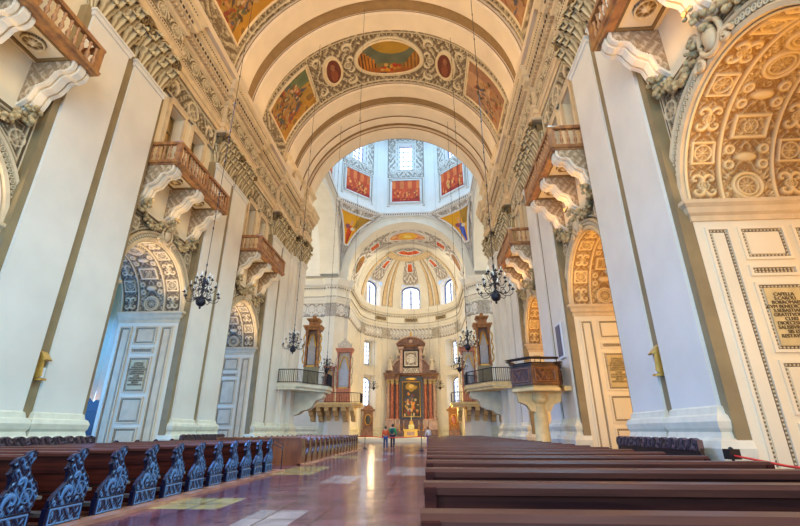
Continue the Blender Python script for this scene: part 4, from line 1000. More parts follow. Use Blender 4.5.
# ------------------------------------------------------------------ figures
def figure(name, joints, edges, radii, m, parent=None, sub=1):
    me = bpy.data.meshes.new(name); me.from_pydata([tuple(j) for j in joints], edges, [])
    o = linked(name, me, parent); sk = o.modifiers.new('skin', 'SKIN'); sk.use_smooth_shade = True
    if not me.skin_vertices: bpy.context.view_layer.objects.active = o
    for i, r in enumerate(radii): me.skin_vertices[0].data[i].radius = (r, r) if not hasattr(r, '__len__') else r
    me.skin_vertices[0].data[0].use_root = True
    sb = o.modifiers.new('sub', 'SUBSURF'); sb.levels = sub; sb.render_levels = sub
    bpy.context.view_layer.update()
    dg = bpy.context.evaluated_depsgraph_get(); nm = bpy.data.meshes.new_from_object(o.evaluated_get(dg))
    o.modifiers.clear(); o.data = nm; nm.materials.clear(); nm.materials.append(M[m] if isinstance(m, str) else m)
    if parent is not None: pass
    return o
def person(loc, h, face, label, jacket, trousers, hair, pack=None, stride=.12, bend=0, name='person', grp=None, armup=0):
    # upright walking figure; face = heading angle
    k = h/1.72; root = thing(name, loc, label, 'person', grp); root.rotation_euler = (0, 0, face)
    b = bend
    J = [(0,0,.95),(0,.02+b*.1,1.15),(0,.02+b*.2,1.38),(0,.03+b*.28,1.50),(0,.05+b*.32,1.60),(0,.06+b*.34,1.68),
         (-.18,.0+b*.2,1.40),(-.24,-.02+b*.3,1.13),(-.25,.08+b*.4,.90+armup),(-.25,.12+b*.4,.80+armup),(.18,.0+b*.2,1.40),(.25,.0+b*.3,1.13),(.26,.12+b*.4,.93+armup),(.26,.17+b*.4,.84+armup),
         (-.09,0,.90),(-.10,stride*.7,.50),(-.10,stride,.08),(-.11,stride+.15,.035),(.09,0,.90),(.10,-stride*.2,.50),(.10,-stride,.09),(.11,-stride+.14,.035)]
    E = [(0,1),(1,2),(2,3),(3,4),(4,5),(2,6),(6,7),(7,8),(8,9),(2,10),(10,11),(11,12),(12,13),(0,14),(14,15),(15,16),(16,17),(0,18),(18,19),(19,20),(20,21)]
    Rr = [.13,.125,.14,.055,.095,.085,.065,.048,.035,.03,.065,.048,.035,.03,.085,.06,.045,.035,.085,.06,.045,.035]
    J = [tuple(c*k for c in j) for j in J]; Rr = [q*k for q in Rr]
    figure('body', J, E, Rr, 'skin', root)
    def sub(name, idx, eds, infl, m):
        mp = {q: i for i, q in enumerate(idx)}
        return figure(name, [J[q] for q in idx], [(mp[a], mp[b_]) for a, b_ in eds], [Rr[q]+infl for q in idx], m, root)
    sub('jacket', [0,1,2,6,7,8,10,11,12], [(0,1),(1,2),(2,6),(6,7),(7,8),(2,10),(10,11),(11,12)], .02, jacket)
    sub('trousers', [0,14,15,16,18,19,20], [(0,14),(14,15),(15,16),(0,18),(18,19),(19,20)], .018, trousers)
    hd = J[4]; mb = MB(); mb.ell((hd[0], hd[1]-.025*k, hd[2]+.04*k), (.10*k, .11*k, .13*k), 10, 7)
    o = mb.build('hair', hair); o.parent = root
    # face: nose and eyes
    mb = MB(); mb.ell((0, hd[1]+.10*k, hd[2]-.0), (.013, .02, .022), 6, 4); 
    for e in (-1, 1): mb.ell((e*.033, hd[1]+.093*k, hd[2]+.03), (.012, .008, .008), 6, 4)
    o = mb.build('face_features', 'skin'); o.parent = root
    for e, q in ((-1, 17), (1, 21)):
        mb = MB(); mb.ell((J[q][0], J[q][1]-.05, .045), (.05, .13, .045), 8, 5); o = mb.build('shoe', 'iron'); o.parent = root
    for e, q in ((-1, 9), (1, 13)):
        mb = MB(); c = J[q]
        mb.ell(c, (.022, .04, .05), 7, 5)
        for f in range(4): mb.tube([(c[0], c[1]-.025+.018*f, c[2]-.03), (c[0], c[1]-.02+.02*f, c[2]-.085+.008*abs(f-1)), (c[0]-e*.02, c[1]-.02+.02*f, c[2]-.11+.01*abs(f-1))], .009, 5)
        mb.tube([(c[0]-e*.01, c[1]+.03, c[2]), (c[0]-e*.02, c[1]+.06, c[2]-.04)], .01, 5)
        o = mb.build('hand', 'skin'); o.parent = root
    if pack:
        mb = MB(); mb.ell((0, -.2*k, 1.25*k), (.15, .11, .22), 10, 7); mb.tube([(-.1, -.12, 1.42*k), (-.1, .1, 1.48*k), (-.1, .14, 1.25*k)], .02, 5); mb.tube([(.1, -.12, 1.42*k), (.1, .1, 1.48*k), (.1, .14, 1.25*k)], .02, 5)
        o = mb.build('backpack', pack); o.parent = root
    return root
M['j_red'] = mat('red_jacket', (.80, .12, .03), .8); M['j_green'] = mat('green_jacket', (.03, .42, .14), .8); M['j_white'] = mat('white_shirt', (.85, .82, .85), .8)
M['jeans'] = mat('blue_jeans', (.04, .07, .20), .8); M['darkcloth'] = mat('dark_trousers', (.03, .03, .07), .8); M['hair'] = mat('brown_hair', (.08, .04, .02), .7); M['purple'] = mat('purple_trousers', (.20, .10, .36), .8)
M['pack'] = mat('dark_backpack', (.03, .10, .10), .7)
person((-.62, 34.9, 0), 1.62, .2, 'person in an orange-red top and blue jeans walking up the central aisle', 'j_red', 'jeans', 'hair', None)
person((-.18, 36., 0), 1.80, -.1, 'person in a green jacket with a backpack standing in the central aisle', 'j_green', 'darkcloth', 'hair', 'pack', stride=.06)
person((2.62, 39.5, 0), 1.62, .4, 'bending person in a white shirt near the rope beyond the right pews', 'j_white', 'purple', 'hair', None, stride=.1, bend=.5)

def statue(loc, h, label, m='statue', grp=None, wing=0, parent=None, name='statue'):
    root = thing(name, loc, label, 'statue', grp) if parent is None else empty('statue_figure', tuple(np.array(loc)-origin(parent)))
    if parent is not None: root.parent = parent
    mb = MB(); k = h
    U, Vv = np.meshgrid(np.linspace(0, 2*PI, 25), np.linspace(0, 1, 14), indexing='ij')
    rr = k*np.interp(Vv, [0, .1, .3, .5, .62, .74, .80, .83], [.19, .17, .15, .115, .13, .15, .10, .05] if False else [.19, .175, .155, .12, .13, .15, .13, .05]+[] )if False else k*np.interp(Vv, [0, .12, .36, .6, .74, .88, .96, 1.], [.19, .175, .155, .115, .13, .145, .11, .045])
    rr = rr*(1+.12*np.sin(U*7+Vv*4)*(1-Vv))
    mb.grid(np.stack([loc[0]+rr*np.cos(U), loc[1]+.8*rr*np.sin(U), loc[2]+k*.83*Vv], -1))
    mb.ell((loc[0], loc[1], loc[2]+k*.92), (k*.065, k*.07, k*.085), 10, 7)
    for e in (-1, 1):
        mb.tube([(loc[0]+e*k*.12, loc[1], loc[2]+k*.76), (loc[0]+e*k*.2, loc[1]-k*.05, loc[2]+k*.6), (loc[0]+e*k*.10, loc[1]-k*.17, loc[2]+k*(.62+.08*e))], [k*.05, k*.042, k*.03], 6)
        if wing: mb.tube([(loc[0]+e*k*.06, loc[1]+k*.1, loc[2]+k*.7), (loc[0]+e*k*.26, loc[1]+k*.14, loc[2]+k*.95), (loc[0]+e*k*.30, loc[1]+k*.12, loc[2]+k*.6)], [k*.06, k*.05, k*.015], 6)
    if parent is None: mb.build('carved_figure', m, root)
    else:
        o = mb.build('statue_figure', m, parent); bpy.data.objects.remove(root); return o
    return root

# ------------------------------------------------------------------ high altar
AL = thing('high_altar', (0, 71., FZ), 'tall red and brown marble high altar with columns, framed painting and gable in the apse', 'altar')
ya = 70.6
mb = MB(); mb.box(-2.8, 2.8, 69.6, 70.3, FZ, 1.3); mb.box(-4.0, 4.0, 70.2, 72.3, FZ, 1.5); mb.box(-3.95, 3.95, 70.5, 72.3, 1.3, 2.1); mb.build('base', 'brownmarble', AL)
mb = MB(); mb.box(-2.0, 2.0, 70.9, 72.4, 2.1, 15.); mb.box(-3.9, 3.9, 71.2, 72.4, 2.1, 9.); mb.build('back_wall', 'brownmarble', AL)
CX = [(3.62, 70.75), (3.0, 70.45), (2.25, 70.75)]
for s in (-1, 1):
    for j, (x, y) in enumerate(CX):
        mb = MB(); mb.box(x-.36, x+.36, y-.36, y+.36, 1.5, 3.0); mb.sweep([(x-.36, y-.36), (x+.36, y-.36), (x+.36, y+.36), (x-.36, y+.36)][::-1], [(0, 2.8), (.06, 2.82), (.08, 3.0), (0, 3.05)], closed=True); mb.build('pedestal', 'palemarble', AL, s)
        mb = MB(); mb.lathe([(.36, 3.05), (.38, 3.12), (.30, 3.22), (.33, 3.3), (.27, 3.38), (.27, 5.), (.23, 8.1), (.26, 8.16), (.23, 8.2)], (x, y, 0), 14)
        mb.build('column', 'palemarble' if j == 0 else 'redmarble', AL, s)
        mb = MB()
        for zz in (8.2, 8.5):
            for q in range(6): a = q*PI/3+(zz > 8.3)*.5; leaf(mb, (x+.2*math.cos(a), y+.2*math.sin(a), zz), .25, .4, .13, (math.cos(a), math.sin(a), 0), (-math.sin(a), math.cos(a), 0))
        mb.box(x-.3, x+.3, y-.3, y+.3, 8.85, 8.95); mb.lathe([(.22, 8.2), (.26, 8.9)], (x, y, 0), 10); mb.build('capital', 'fruit', AL, s)
ent = [(-4.15, 72.2), (-4.15, 70.4), (-3.3, 70.4), (-3.3, 70.1), (-2.65, 70.1), (-2.65, 70.4), (-1.9, 70.4), (-1.9, 70.9), (1.9, 70.9), (1.9, 70.4), (2.65, 70.4), (2.65, 70.1), (3.3, 70.1), (3.3, 70.4), (4.15, 70.4), (4.15, 72.2)]
mb = MB(); mb.sweep(ent[::-1], [(-.6, 8.95), (0, 8.95), (0, 9.15), (.06, 9.18), (.04, 9.4), (.1, 9.55), (.22, 9.68), (.28, 9.8), (.28, 9.92), (-.6, 9.95)]); mb.build('entablature', 'brownmarble', AL)
mb = MB(); mb.prism([(-1.75, 3.0), (1.75, 3.0), (1.75, 9.4), (-1.75, 9.4)], 'y', 70.55, 70.9); mb.build('painting_frame', 'darkmarble', AL)
mb = MB(); mb.tube([(-1.42, 70.5, 3.3), (1.42, 70.5, 3.3), (1.42, 70.5, 8.6), (-1.42, 70.5, 8.6)], .08, 5, closed=True); mb.ell((0, 70.5, 9.0), (.9, .1, .2)); mb.build('gilt_border', 'gold', AL)
fresco('altar_painting', lambda u, v: np.stack([-1.35+2.7*u, 70.5+0*u, 3.38+5.15*v], -1), 70, 120, 'altar', 7, '', par=AL, fr=.03, frm='gold')
for s in (-1, 1):   # rising volutes and upper storey
    mb = MB(); mb.prism([(4.0, 9.95), (4.0, 10.3), (3.4, 10.45), (2.9, 11.0), (2.5, 11.7), (2.0, 12.1), (1.6, 12.1), (1.6, 9.95)], 'y', 70.7, 71.6); mb.build('volute', 'brownmarble', AL, s)
    mb = MB(); mb.sweep([(4.15, 9.95), (4.15, 9.95)], [(0, 0)]) if False else mb.tube([(4.15, 70.6, 10.25), (3.4, 70.6, 10.5), (2.9, 70.6, 11.1), (2.45, 70.6, 11.8), (1.7, 70.6, 12.25)], .12, 6); mb.build('raking_moulding', 'palemarble', AL, s)
    mb = MB(); mb.box(1.35, 1.8, 70.4, 70.95, 10.0, 14.1); mb.sweep([(1.25, 70.9), (1.25, 70.3), (1.95, 70.3), (1.95, 70.9)][::-1], [(0, 13.7), (.08, 13.8), (.1, 14.1), (0, 14.1)]); mb.build('upper_pilaster', 'palemarble', AL, s)
    mb = MB()
    mb.tube([(1.95+.35*math.exp(-i*.05)*math.cos(i*.5)+.1, 70.7, 12.5+i*.06+.3*math.sin(i*.5)) for i in range(22)], .12, 6); mb.ell((2.15, 70.7, 13.2), (.25, .2, .5)); mb.build('side_scroll', 'statue', AL, s)
    statue((s*3.35, 70.7, 10.35), 2.3, 'carved standing saint with a raised arm on the %s shoulder of the high altar' % SN[s], grp='altar statues')
mb = MB(); mb.box(-1.8, 1.8, 70.75, 71.6, 10.0, 14.2); mb.build('upper_storey', 'brownmarble', AL)
g = MB(); relief(g, -1.1, 1.1, 11.0, 13.4, .06, lambda u, v: np.maximum(frame(u, v-12.2, 1.0, 1.1, .1), rosette(u, v-12.2, .7, 7)+arab(np.abs(u), v, 5)*.4), lambda U, V, H: np.stack([U, 70.72-H, V], -1), .25); g.build('relief_panel', 'stucco_white', AL)
mb = MB(); mb.tube([(-1.2, 70.6, 10.9), (1.2, 70.6, 10.9), (1.2, 70.6, 13.5), (-1.2, 70.6, 13.5)], .1, 5, closed=True); mb.build('relief_frame', 'darkmarble', AL)
g = MB(); relief(g, -1.3, 1.3, 9.98, 10.75, .06, lambda u, v: arab(np.abs(u), v, 6), lambda U, V, H: np.stack([U, 70.7-H, V], -1), .2); g.build('lower_relief', 'stucco_white', AL)
mb = MB(); mb.sweep([(-2.1, 71.6), (-2.1, 70.4), (2.1, 70.4), (2.1, 71.6)][::-1], [(-.5, 14.1), (0, 14.1), (.1, 14.3), (.25, 14.4), (.25, 14.5), (-.5, 14.55)]); mb.build('upper_cornice', 'brownmarble', AL)
pe = [(2.35*math.sin(a), 14.5+1.15*math.cos(a)**1.5) for a in np.linspace(-PI/2, PI/2, 17)]
mb = MB(); mb.prism(pe, 'y', 70.5, 71.3); mb.build('gable', 'brownmarble', AL)
mb = MB(); mb.tube([(x, 70.4, z+.06) for x, z in pe], .13, 6); mb.ell((0, 70.35, 14.9), (.35, .2, .35)); mb.build('gable_moulding', 'palemarble', AL)
statue((0, 70.7, 15.6), 1.1, 'small gilt cross-bearing figure at the very top of the high altar', m='gold', name='finial_statue')
T = thing('altar_table', (0, 67.5, FZ), 'yellow-gold draped altar table before the high altar', 'altar table')
mb = MB(); mb.box(-1.1, 1.1, 67.0, 68.0, 1.42, 1.55); mb.build('table_top', 'gold', T); mb = MB(); mb.box(-1.0, 1.0, 67.1, 67.9, FZ, 1.42, .05, .05); mb.build('cloth_front', 'gold', T)
mb = MB(); mb.box(-.55, .55, 67.04, 67.1, .7, 1.2); mb.build('front_panel', 'palemarble', T)
T = thing('tabernacle', (0, 70.0, 1.3), 'gilded tabernacle box with a small crucifix on the high altar step', 'tabernacle')
mb = MB(); mb.box(-.42, .42, 69.65, 70.15, 1.3, 2.2); mb.box(-.34, .34, 69.7, 70.15, 2.2, 2.7, .1, .1); mb.build('box', 'brass', T); mb = MB(); mb.box(-.04, .04, 69.85, 69.93, 2.68, 3.8); mb.box(-.3, .3, 69.85, 69.93, 3.35, 3.43); mb.build('crucifix', 'brass', T)
cs = None
for k, (x, nm) in enumerate(((-2.4, 'leftmost'), (-1.8, 'second from left'), (-1.15, 'third from left'), (1.15, 'third from right'), (1.8, 'second from right'), (2.4, 'rightmost'))):
    if cs is None:
        cs = thing('candlestick', (0, 0, 0), '', 'candlestick', 'altar candlesticks'); mb = MB(); mb.lathe([(.16, 0), (.16, .05), (.05, .15), (.07, .4), (.03, .6), (.05, .9), (.1, .95), (0, .96)], n=8); o = mb.build('stand', 'gold'); o.parent = cs
        mb = MB(); mb.lathe([(.035, .95), (.035, 1.5), (0, 1.5)], n=6); o = mb.build('candle', 'candle'); o.parent = cs; c = cs
    else: c = copy_tree(cs)
    c.location = (x, 69.85, 1.3); c['label'] = 'gold altar candlestick, %s of the row before the high altar' % nm
for s in (-1, 1):  # side altars in the apse
    x, y = s*6.35, 67.3
    r = thing('side_altar', (x, y, FZ), '%s side altar with an oval picture, standing under the %s apse windows' % (('brown carved', 'left') if s < 0 else ('gilded brown carved', 'right')), 'altar')
    def B(nm, m, f):
        mb = MB(); f(mb); mb.build(nm, m, r, s)
    mm = 'brownmarble' if s < 0 else 'rail'
    B('table', 'brownmarble', lambda m_: m_.box(5.5, 7.1, 66.6, 67.5, FZ, 1.5)); B('retable', mm, lambda m_: m_.box(5.6, 7.0, 67.3, 67.8, 1.5, 4.2))
    B('columns', mm, lambda m_: [m_.lathe([(.12, 1.5), (.1, 3.9)], (xx, 67.2, 0), 8) for xx in (5.65, 6.95)]); B('cornice', mm, lambda m_: m_.sweep([(5.4, 67.8), (5.4, 67.0), (7.2, 67.0), (7.2, 67.8)][::-1], [(-.3, 4.0), (0, 4.0), (.12, 4.2), (.12, 4.3), (-.3, 4.35)]))
    B('gable', mm, lambda m_: m_.prism([(5.5, 4.3), (7.1, 4.3), (6.8, 4.75), (6.5, 4.8), (6.3, 5.2), (6.1, 4.8), (5.8, 4.75)], 'y', 67.2, 67.6))
    B('oval_picture', 'darkmarble' if s < 0 else 'redmarble', lambda m_: m_.ell((6.3, 67.25, 2.85), (.42, .08, .7), 16, 8)); B('oval_frame', 'gold', lambda m_: m_.tube([(6.3+.45*math.cos(a), 67.2, 2.85+.73*math.sin(a)) for a in np.arange(0, 2*PI, PI/10)], .06, 5, closed=True))

# ------------------------------------------------------------------ organ lofts on the crossing piers
def railing(path, z0, h, root, s, m='iron', step=.14):
    mb = MB()
    for (x0, y0), (x1, y1) in zip(path[:-1], path[1:]):
        L = math.hypot(x1-x0, y1-y0); n = max(1, int(L/step))
        for i in range(n+1):
            t = i/n; mb.tube([(x0+(x1-x0)*t, y0+(y1-y0)*t, z0), (x0+(x1-x0)*t, y0+(y1-y0)*t, z0+h)], .018 if i % 8 else .035, 4)
    mb.build('railing_bars', m, root, s)
    mb = MB(); mb.tube([(*p, z0+h) for p in path], .04, 5); mb.tube([(*p, z0+.1) for p in path], .025, 5); mb.build('handrail', m, root, s)
def pipes(mb, x0, x1, y, z0, zf, n):
    for i in range(n):
        t = (i+.5)/n; x = x0+(x1-x0)*t; r = abs(x1-x0)/n*.42
        mb.lathe([(r*.3, 0), (r, .18), (r, zf(t)-z0)], (x, y, z0), 7)
def organ_case(s, x0, x1, y, z0, z1, label, big):
    r = thing('organ', (s*(x0+x1)/2, y, z0), label, 'organ', 'crossing organs')
    cx, w = (x0+x1)/2, x1-x0; D = 1.0
    mb = MB(); mb.box(x0+.1, x1-.1, y, y+D, z0, z0+1.7); mb.build('base_case', 'greygreen' if not big else 'organred', r, s)
    zb = z0+1.7; H = z1-zb
    mb = MB(); mb.box(x0+.12, x1-.12, y+.35, y+D, zb, zb+H*.74); mb.build('case', 'brownmarble' if not big else 'statue', r, s)
    mb = MB()
    for x in (x0+.14, x1-.14): mb.lathe([(.15, 0), (.15, .12), (.10, .2), (.085, H*.62), (.15, H*.68), (.16, H*.74)], (x, y+.16, zb), 8)
    mb.build('columns', 'rail' if not big else 'redmarble', r, s)
    mb = MB(); mb.sweep([(x0-.05, y+D), (x0-.05, y-.03), (x1+.05, y-.03), (x1+.05, y+D)][::-1], [(-.5, zb+H*.74), (0, zb+H*.74), (.06, zb+H*.78), (.14, zb+H*.81), (.14, zb+H*.83), (-.5, zb+H*.84)]); mb.build('cornice', 'rail' if not big else 'organred', r, s)
    mb = MB()
    if big:
        pe = [(cx+(w*.42)*math.sin(a), zb+H*.83+H*.17*max(0, math.cos(a))**.8) for a in np.linspace(-PI/2, PI/2, 13)]; mb.prism(pe, 'y', y+.1, y+.6); mb.ell((cx, y+.2, z1+.12), (.14, .12, .25))
        for e in (-1, 1): mb.ell((cx+e*w*.46, y+.2, zb+H*.90), (.12, .12, .3))
    else:
        mb.box(cx-w*.3, cx+w*.3, y+.1, y+D, zb+H*.83, z1-.35); mb.sweep([(cx-w*.33, y+D), (cx-w*.33, y), (cx+w*.33, y), (cx+w*.33, y+D)][::-1], [(-.4, z1-.4), (0, z1-.38), (.14, z1-.2), (.14, z1-.12), (-.4, z1-.1)]); mb.box(cx-.2, cx+.2, y+.3, y+.7, z1-.1, z1+.25, .08, .08)
    mb.build('crown', 'rail' if not big else 'statue', r, s)
    mb = MB(); arch = lambda t: zb+.15+H*(.36+.26*math.sin(PI*t))
    pipes(mb, x0+.32, x1-.32, y+.22, zb+.1, (lambda t: zb+.1+H*(.62-.28*math.sin(PI*t))) if False else arch, 11 if big else 7); mb.build('organ_pipes', 'pipe', r, s)
    mb = MB(); fz = zb+.15+H*.36
    pts = [(x0+.3+(w-.6)*t, y+.12, arch(t)+.02) for t in np.linspace(0, 1, 12)]; mb.tube(pts, .07, 5); mb.build('pipe_shade', 'gold', r, s); MB().box(x0+.3, x1-.3, y+.05, y+.35, zb, zb+.12).build('pipe_rail', 'gold', r, s)
    mb = MB(); lf = [(x0+.02, .5), (x1-.02, .5)]
    for x, e in ((x0-.02, -1), (x1+.02, 1)): mb.tube([(x+e*.15*abs(math.sin(i*.55)), y+.25, zb+.3+i*H*.035) for i in range(18)], .07, 5)
    mb.build('carved_wings', 'gold' if not big else 'statue', r, s)
    return r
for s in (-1, 1):
    # near loft, wrapping the nave corner of the near crossing pier
    r = thing('organ_loft', (s*8, 36, 4.3), 'stone balcony with a black iron railing wrapping the near %s crossing pier' % SN[s], 'balcony', 'organ lofts')
    pl = [(9.1, 34.0), (7.5, 34.1), (5.75, 37.0), (5.75, 39.0), (7.0, 39.8), (9.6, 39.8), (9.6, 38.0), (8.4, 36.8), (8.4, 34.4)]
    mb = MB(); mb.prism(pl, 'z', 4.55, 4.8); mb.prism([(x+(.12 if x < 8 else 0), y) for x, y in pl], 'z', 4.3, 4.55); mb.build('platform', 'pulpitstone' if s > 0 else 'base', r, s)
    mb = MB(); mb.sweep([(9.1, 33.98), (7.5, 34.05), (5.7, 37.0), (5.7, 39.0), (7.0, 39.85)], [(0, 4.5), (-.08, 4.55), (-.12, 4.78), (0, 4.82)]); mb.build('edge_moulding', 'base', r, s)
    railing([(9.05, 34.1), (7.55, 34.15), (5.85, 37.05), (5.85, 38.9), (7.0, 39.7)], 4.8, 1.05, r, s)
    mb = MB(); q = MB()
    dx, dy = np.array((6.3, 37.1))-np.array((8.3, 37.1)), 0
    prf = [(8.5, 4.3), (6.1, 4.3), (6.05, 4.0), (6.25, 3.75), (6.6, 3.7), (6.8, 3.5), (7.0, 3.1), (7.4, 2.9), (7.8, 2.85), (8.1, 2.6), (8.5, 2.5)]
    mb.prism(prf, 'y', 36.9, 37.9); mb.build('console', 'base', r, s)
    organ_case(s, 6.9, 8.2, 37.6, 4.8, 10.9, 'tall narrow red-brown organ case on the near %s crossing loft' % SN[s], False)
    # far loft
    r = thing('organ_loft', (s*8, 53.5, 4.0), 'pale stone balcony with thin railing and brackets on the far %s crossing pier' % SN[s], 'balcony', 'organ lofts')
    pl = [(11.5, 55.9), (11.5, 52.6), (11.0, 52.0), (6.2, 52.0), (5.3, 52.9), (5.3, 55.0), (6.2, 56.0), (8.6, 57.2), (9.6, 55.9)]
    mb = MB(); mb.prism(pl, 'z', 4.15, 4.4); mb.prism([(8+(x-8)*.94, 54.3+(y-54.3)*.94) for x, y in pl], 'z', 3.9, 4.15); mb.build('platform', 'pulpitstone', r, s)
    railing([(11.4, 54.6), (11.4, 52.65), (10.95, 52.1), (6.25, 52.1), (5.4, 53), (5.4, 54.9)], 4.4, 1.1, r, s, step=.2)
    for i in range(6):
        mb = MB(); x = 6.3+i*.98
        mb.prism([(52.3, 3.9), (52.35, 3.5), (52.8, 3.4), (53.1, 3.0), (53.6, 2.9), (53.9, 2.4), (54.6, 2.3), (54.6, 3.9)], 'x', x-.25, x+.25); mb.build('bracket', 'pulpitstone', r, s)
    mb = MB(); mb.prism([(9.9, 56.2), (9.9, 54.3), (9.3, 53.9), (7.6, 53.9), (6.9, 54.7), (7.0, 56.2), (8.3, 57.4)], 'z', FZ-.48, 3.9); mb.sweep([(9.9, 56.0), (9.9, 54.3), (9.3, 53.9), (7.6, 53.9), (6.9, 54.7), (7.0, 56.0)], [(0, 0), (-.25, 0), (-.25, .9), (-.1, 1.1), (-.15, 1.3), (0, 1.35)]); mb.build('pier_base', 'choir', r, s)
    organ_case(s, 6.7, 8.5, 53.3, 4.4, 11.9, 'large arched %s organ with crown statues on the far %s crossing loft' % ('red and cream', SN[s]), True)
    if s < 0: organ_case(s, 8.75, 10.0, 53.6, 4.4, 9.3, 'smaller side organ case left of the large arched organ', True)

# ------------------------------------------------------------------ pulpit
PU = thing('pulpit', (8.0, 21., 0), 'dark bronze polygonal pulpit on a yellow stone column at the second right pier', 'pulpit')
pc = np.array((7.75, 21.2)); pr = 1.22
pts = [tuple(pc+pr*np.array((math.cos(a), math.sin(a)))) for a in (np.arange(6)*PI/3+R(8))]
mb = MB(); mb.sweep(pts, [(.04, 3.22), (0, 3.22), (0, 4.08), (.04, 4.08)], closed=True); mb.prism(pts, 'z', 3.2, 3.26); mb.build('parapet', 'bronze', PU)
mb = MB(); mb.sweep(pts, [(-.1, 4.08), (.12, 4.08), (.12, 4.2), (-.1, 4.2)][::1], closed=True); mb.build('top_rail', 'bronze', PU)
up = MB(); up.sweep(pts, [(-.22, 4.34), (.02, 4.34), (.02, 4.42), (-.22, 4.42)], closed=False)
for x, y in pts: up.tube([(x, y, 4.2), (x, y, 4.36)], .02, 4)
up.build('book_rail', 'bronze', PU)
mb = MB()
for i in range(6):
    a, b = np.array(pts[i]), np.array(pts[(i+1) % 6]); t = (b-a)/np.linalg.norm(b-a); n = np.array((t[1], -t[0])); L = np.linalg.norm(b-a)
    relief(mb, .12, L-.12, 3.34, 3.98, .035, lambda u, v: np.maximum(frame(u-L/2, v-3.66, L/2-.15, .28, .03), arab(u, v, 9)*.7), lambda U, V, H: np.stack([a[0]+t[0]*U+n[0]*(.005+H), a[1]+t[1]*U+n[1]*(.005+H), V], -1), .05)
mb.build('bronze_relief', mat_h('bronze_relief', (.07, .022, .01), (.24, .09, .035), .35, .1, .6, .3), PU)
mb = MB(); mb.sweep(pts, [(-.06, 2.98), (.02, 2.98), (.08, 3.05), (.06, 3.2), (-.06, 3.2)], closed=True); mb.prism(pts, 'z', 2.95, 3.1); mb.build('floor_slab', 'pulpitstone', PU)
mb = MB()
for e in (-1, 1): mb.prism([(pc[0]+e*.2, 2.1), (pc[0]+e*.45, 2.15), (pc[0]+e*.6, 2.4), (pc[0]+e*.95, 2.55), (pc[0]+e*1.0, 2.96), (pc[0], 2.96), (pc[0], 2.1)], 'y', pc[1]-.2, pc[1]+.2)
mb.ell((pc[0], pc[1]-.2, 2.66), (.36, .25, .25), 12, 7); mb.build('brackets', 'pulpitstone', PU)
mb = MB(); mb.lathe([(.50, 0), (.50, .35), (.40, .5), (.42, .6), (.33, .72), (.31, 1.8), (.29, 2.4), (.4, 2.6), (.42, 2.96)], (pc[0], pc[1], 0), 16); mb.build('column', 'pulpitstone', PU)
mb = MB(); mb.box(8.8, 9.2, 20.6, 21.9, 3.0, 3.2); mb.build('bridge', 'pulpitstone', PU)
t = thing('sign_board', (8.98, 21.0, 5.0), 'dark board with a white border hung on the second right pier above the pulpit', 'sign')
mb = MB(); mb.box(9.02, 9.08, 20.72, 21.6, 4.5, 6.2); mb.build('border', 'white', t); mb = MB(); mb.box(8.99, 9.03, 20.84, 21.48, 4.62, 6.08); mb.build('panel', mat('sign_panel', (.05, .07, .16), .3), t)

# ------------------------------------------------------------------ pews
PH = 1.0
def pew_end_simple(x, y, m, nm='end_panel'):
    mb = MB(); mb.prism([(y-.06, 0), (y+.52, 0), (y+.52, .42), (y+.40, .50), (y+.22, .60), (y+.12, .80), (y+.08, PH-.02), (y+.02, PH+.0), (y-.09, PH-.02), (y-.09, PH-.16), (y-.04, PH-.28)], 'x', x-.035, x+.035); return mb
def pew_parts(root, x0, x1, y, top='pewtop', wood='pew'):
    mb = MB(); mb.box(x0, x1, y-.02, y+.02, .45, PH-.03); mb.box(x0, x1, y-.035, y+.0, .70, PH-.02); mb.build('backrest', wood, root)
    mb = MB(); mb.prism([(y-.07, PH-.06), (y+.05, PH-.03), (y+.05, PH-.0), (y+.035, PH+.01), (y-.05, PH+.005), (y-.075, PH-.02)], 'x', x0-.03, x1+.03); mb.build('top_rail', top, root)
    mb = MB(); mb.box(x0, x1, y+.02, y+.44, .42, .46); mb.build('seat', 'pewlight', root)
    mb = MB(); mb.box(x0, x1, y-.42, y-.22, .18, .23); mb.build('kneeler', 'pewlight', root)
    mb = MB(); mb.box(x0, x1, y-.03, y+.0, .05, .42); mb.build('lower_board', wood, root)
ordw = ['nearest', 'second', 'third', 'fourth', 'fifth', 'sixth', 'seventh', 'eighth', 'ninth', 'tenth', 'eleventh', 'twelfth', 'thirteenth', 'fourteenth', 'fifteenth', 'sixteenth', 'seventeenth', 'eighteenth', 'nineteenth', 'twentieth', 'twenty-first', 'twenty-second', 'twenty-third', 'twenty-fourth', 'twenty-fifth', 'twenty-sixth', 'twenty-seventh', 'twenty-eighth']
rp = thing('pew', (4.5, 0, 0), '', 'pew', 'pews right of the aisle')
pew_parts(rp, 2.64, 6.1, 0)
for x in (2.65, 6.1):
    o = pew_end_simple(x, 0, 'pew').build('end_panel', 'pew', rp)
for k in range(29):
    o = rp if k == 0 else copy_tree(rp)
    o.location = (4.5, 1.95+1.06*k, 0)
    o['label'] = 'dark brown wooden pew right of the aisle, %s row from the camera' % (ordw[k] if k < 28 else 'last and farthest')
mb = MB(); mb.box(2.6, 6.3, 1.2, 33., 0, .05); mb.build('floor_platform_right', 'redwood', kind='structure')
mb = MB(); mb.box(-6.4, -2.62, 2.5, 16.5, 0, .05); mb.box(-6.4, -2.62, 19., 35.5, 0, .05); mb.build('floor_platform_left', 'redwood', kind='structure')
mb = MB(); mb.box(-2.68, -2.42, 2.5, 16.4, 0, .06); mb.box(-2.68, -2.42, 19., 35.5, 0, .06); mb.build('trim_%d' % tn, 'kerb', kind='structure'); tn += 1
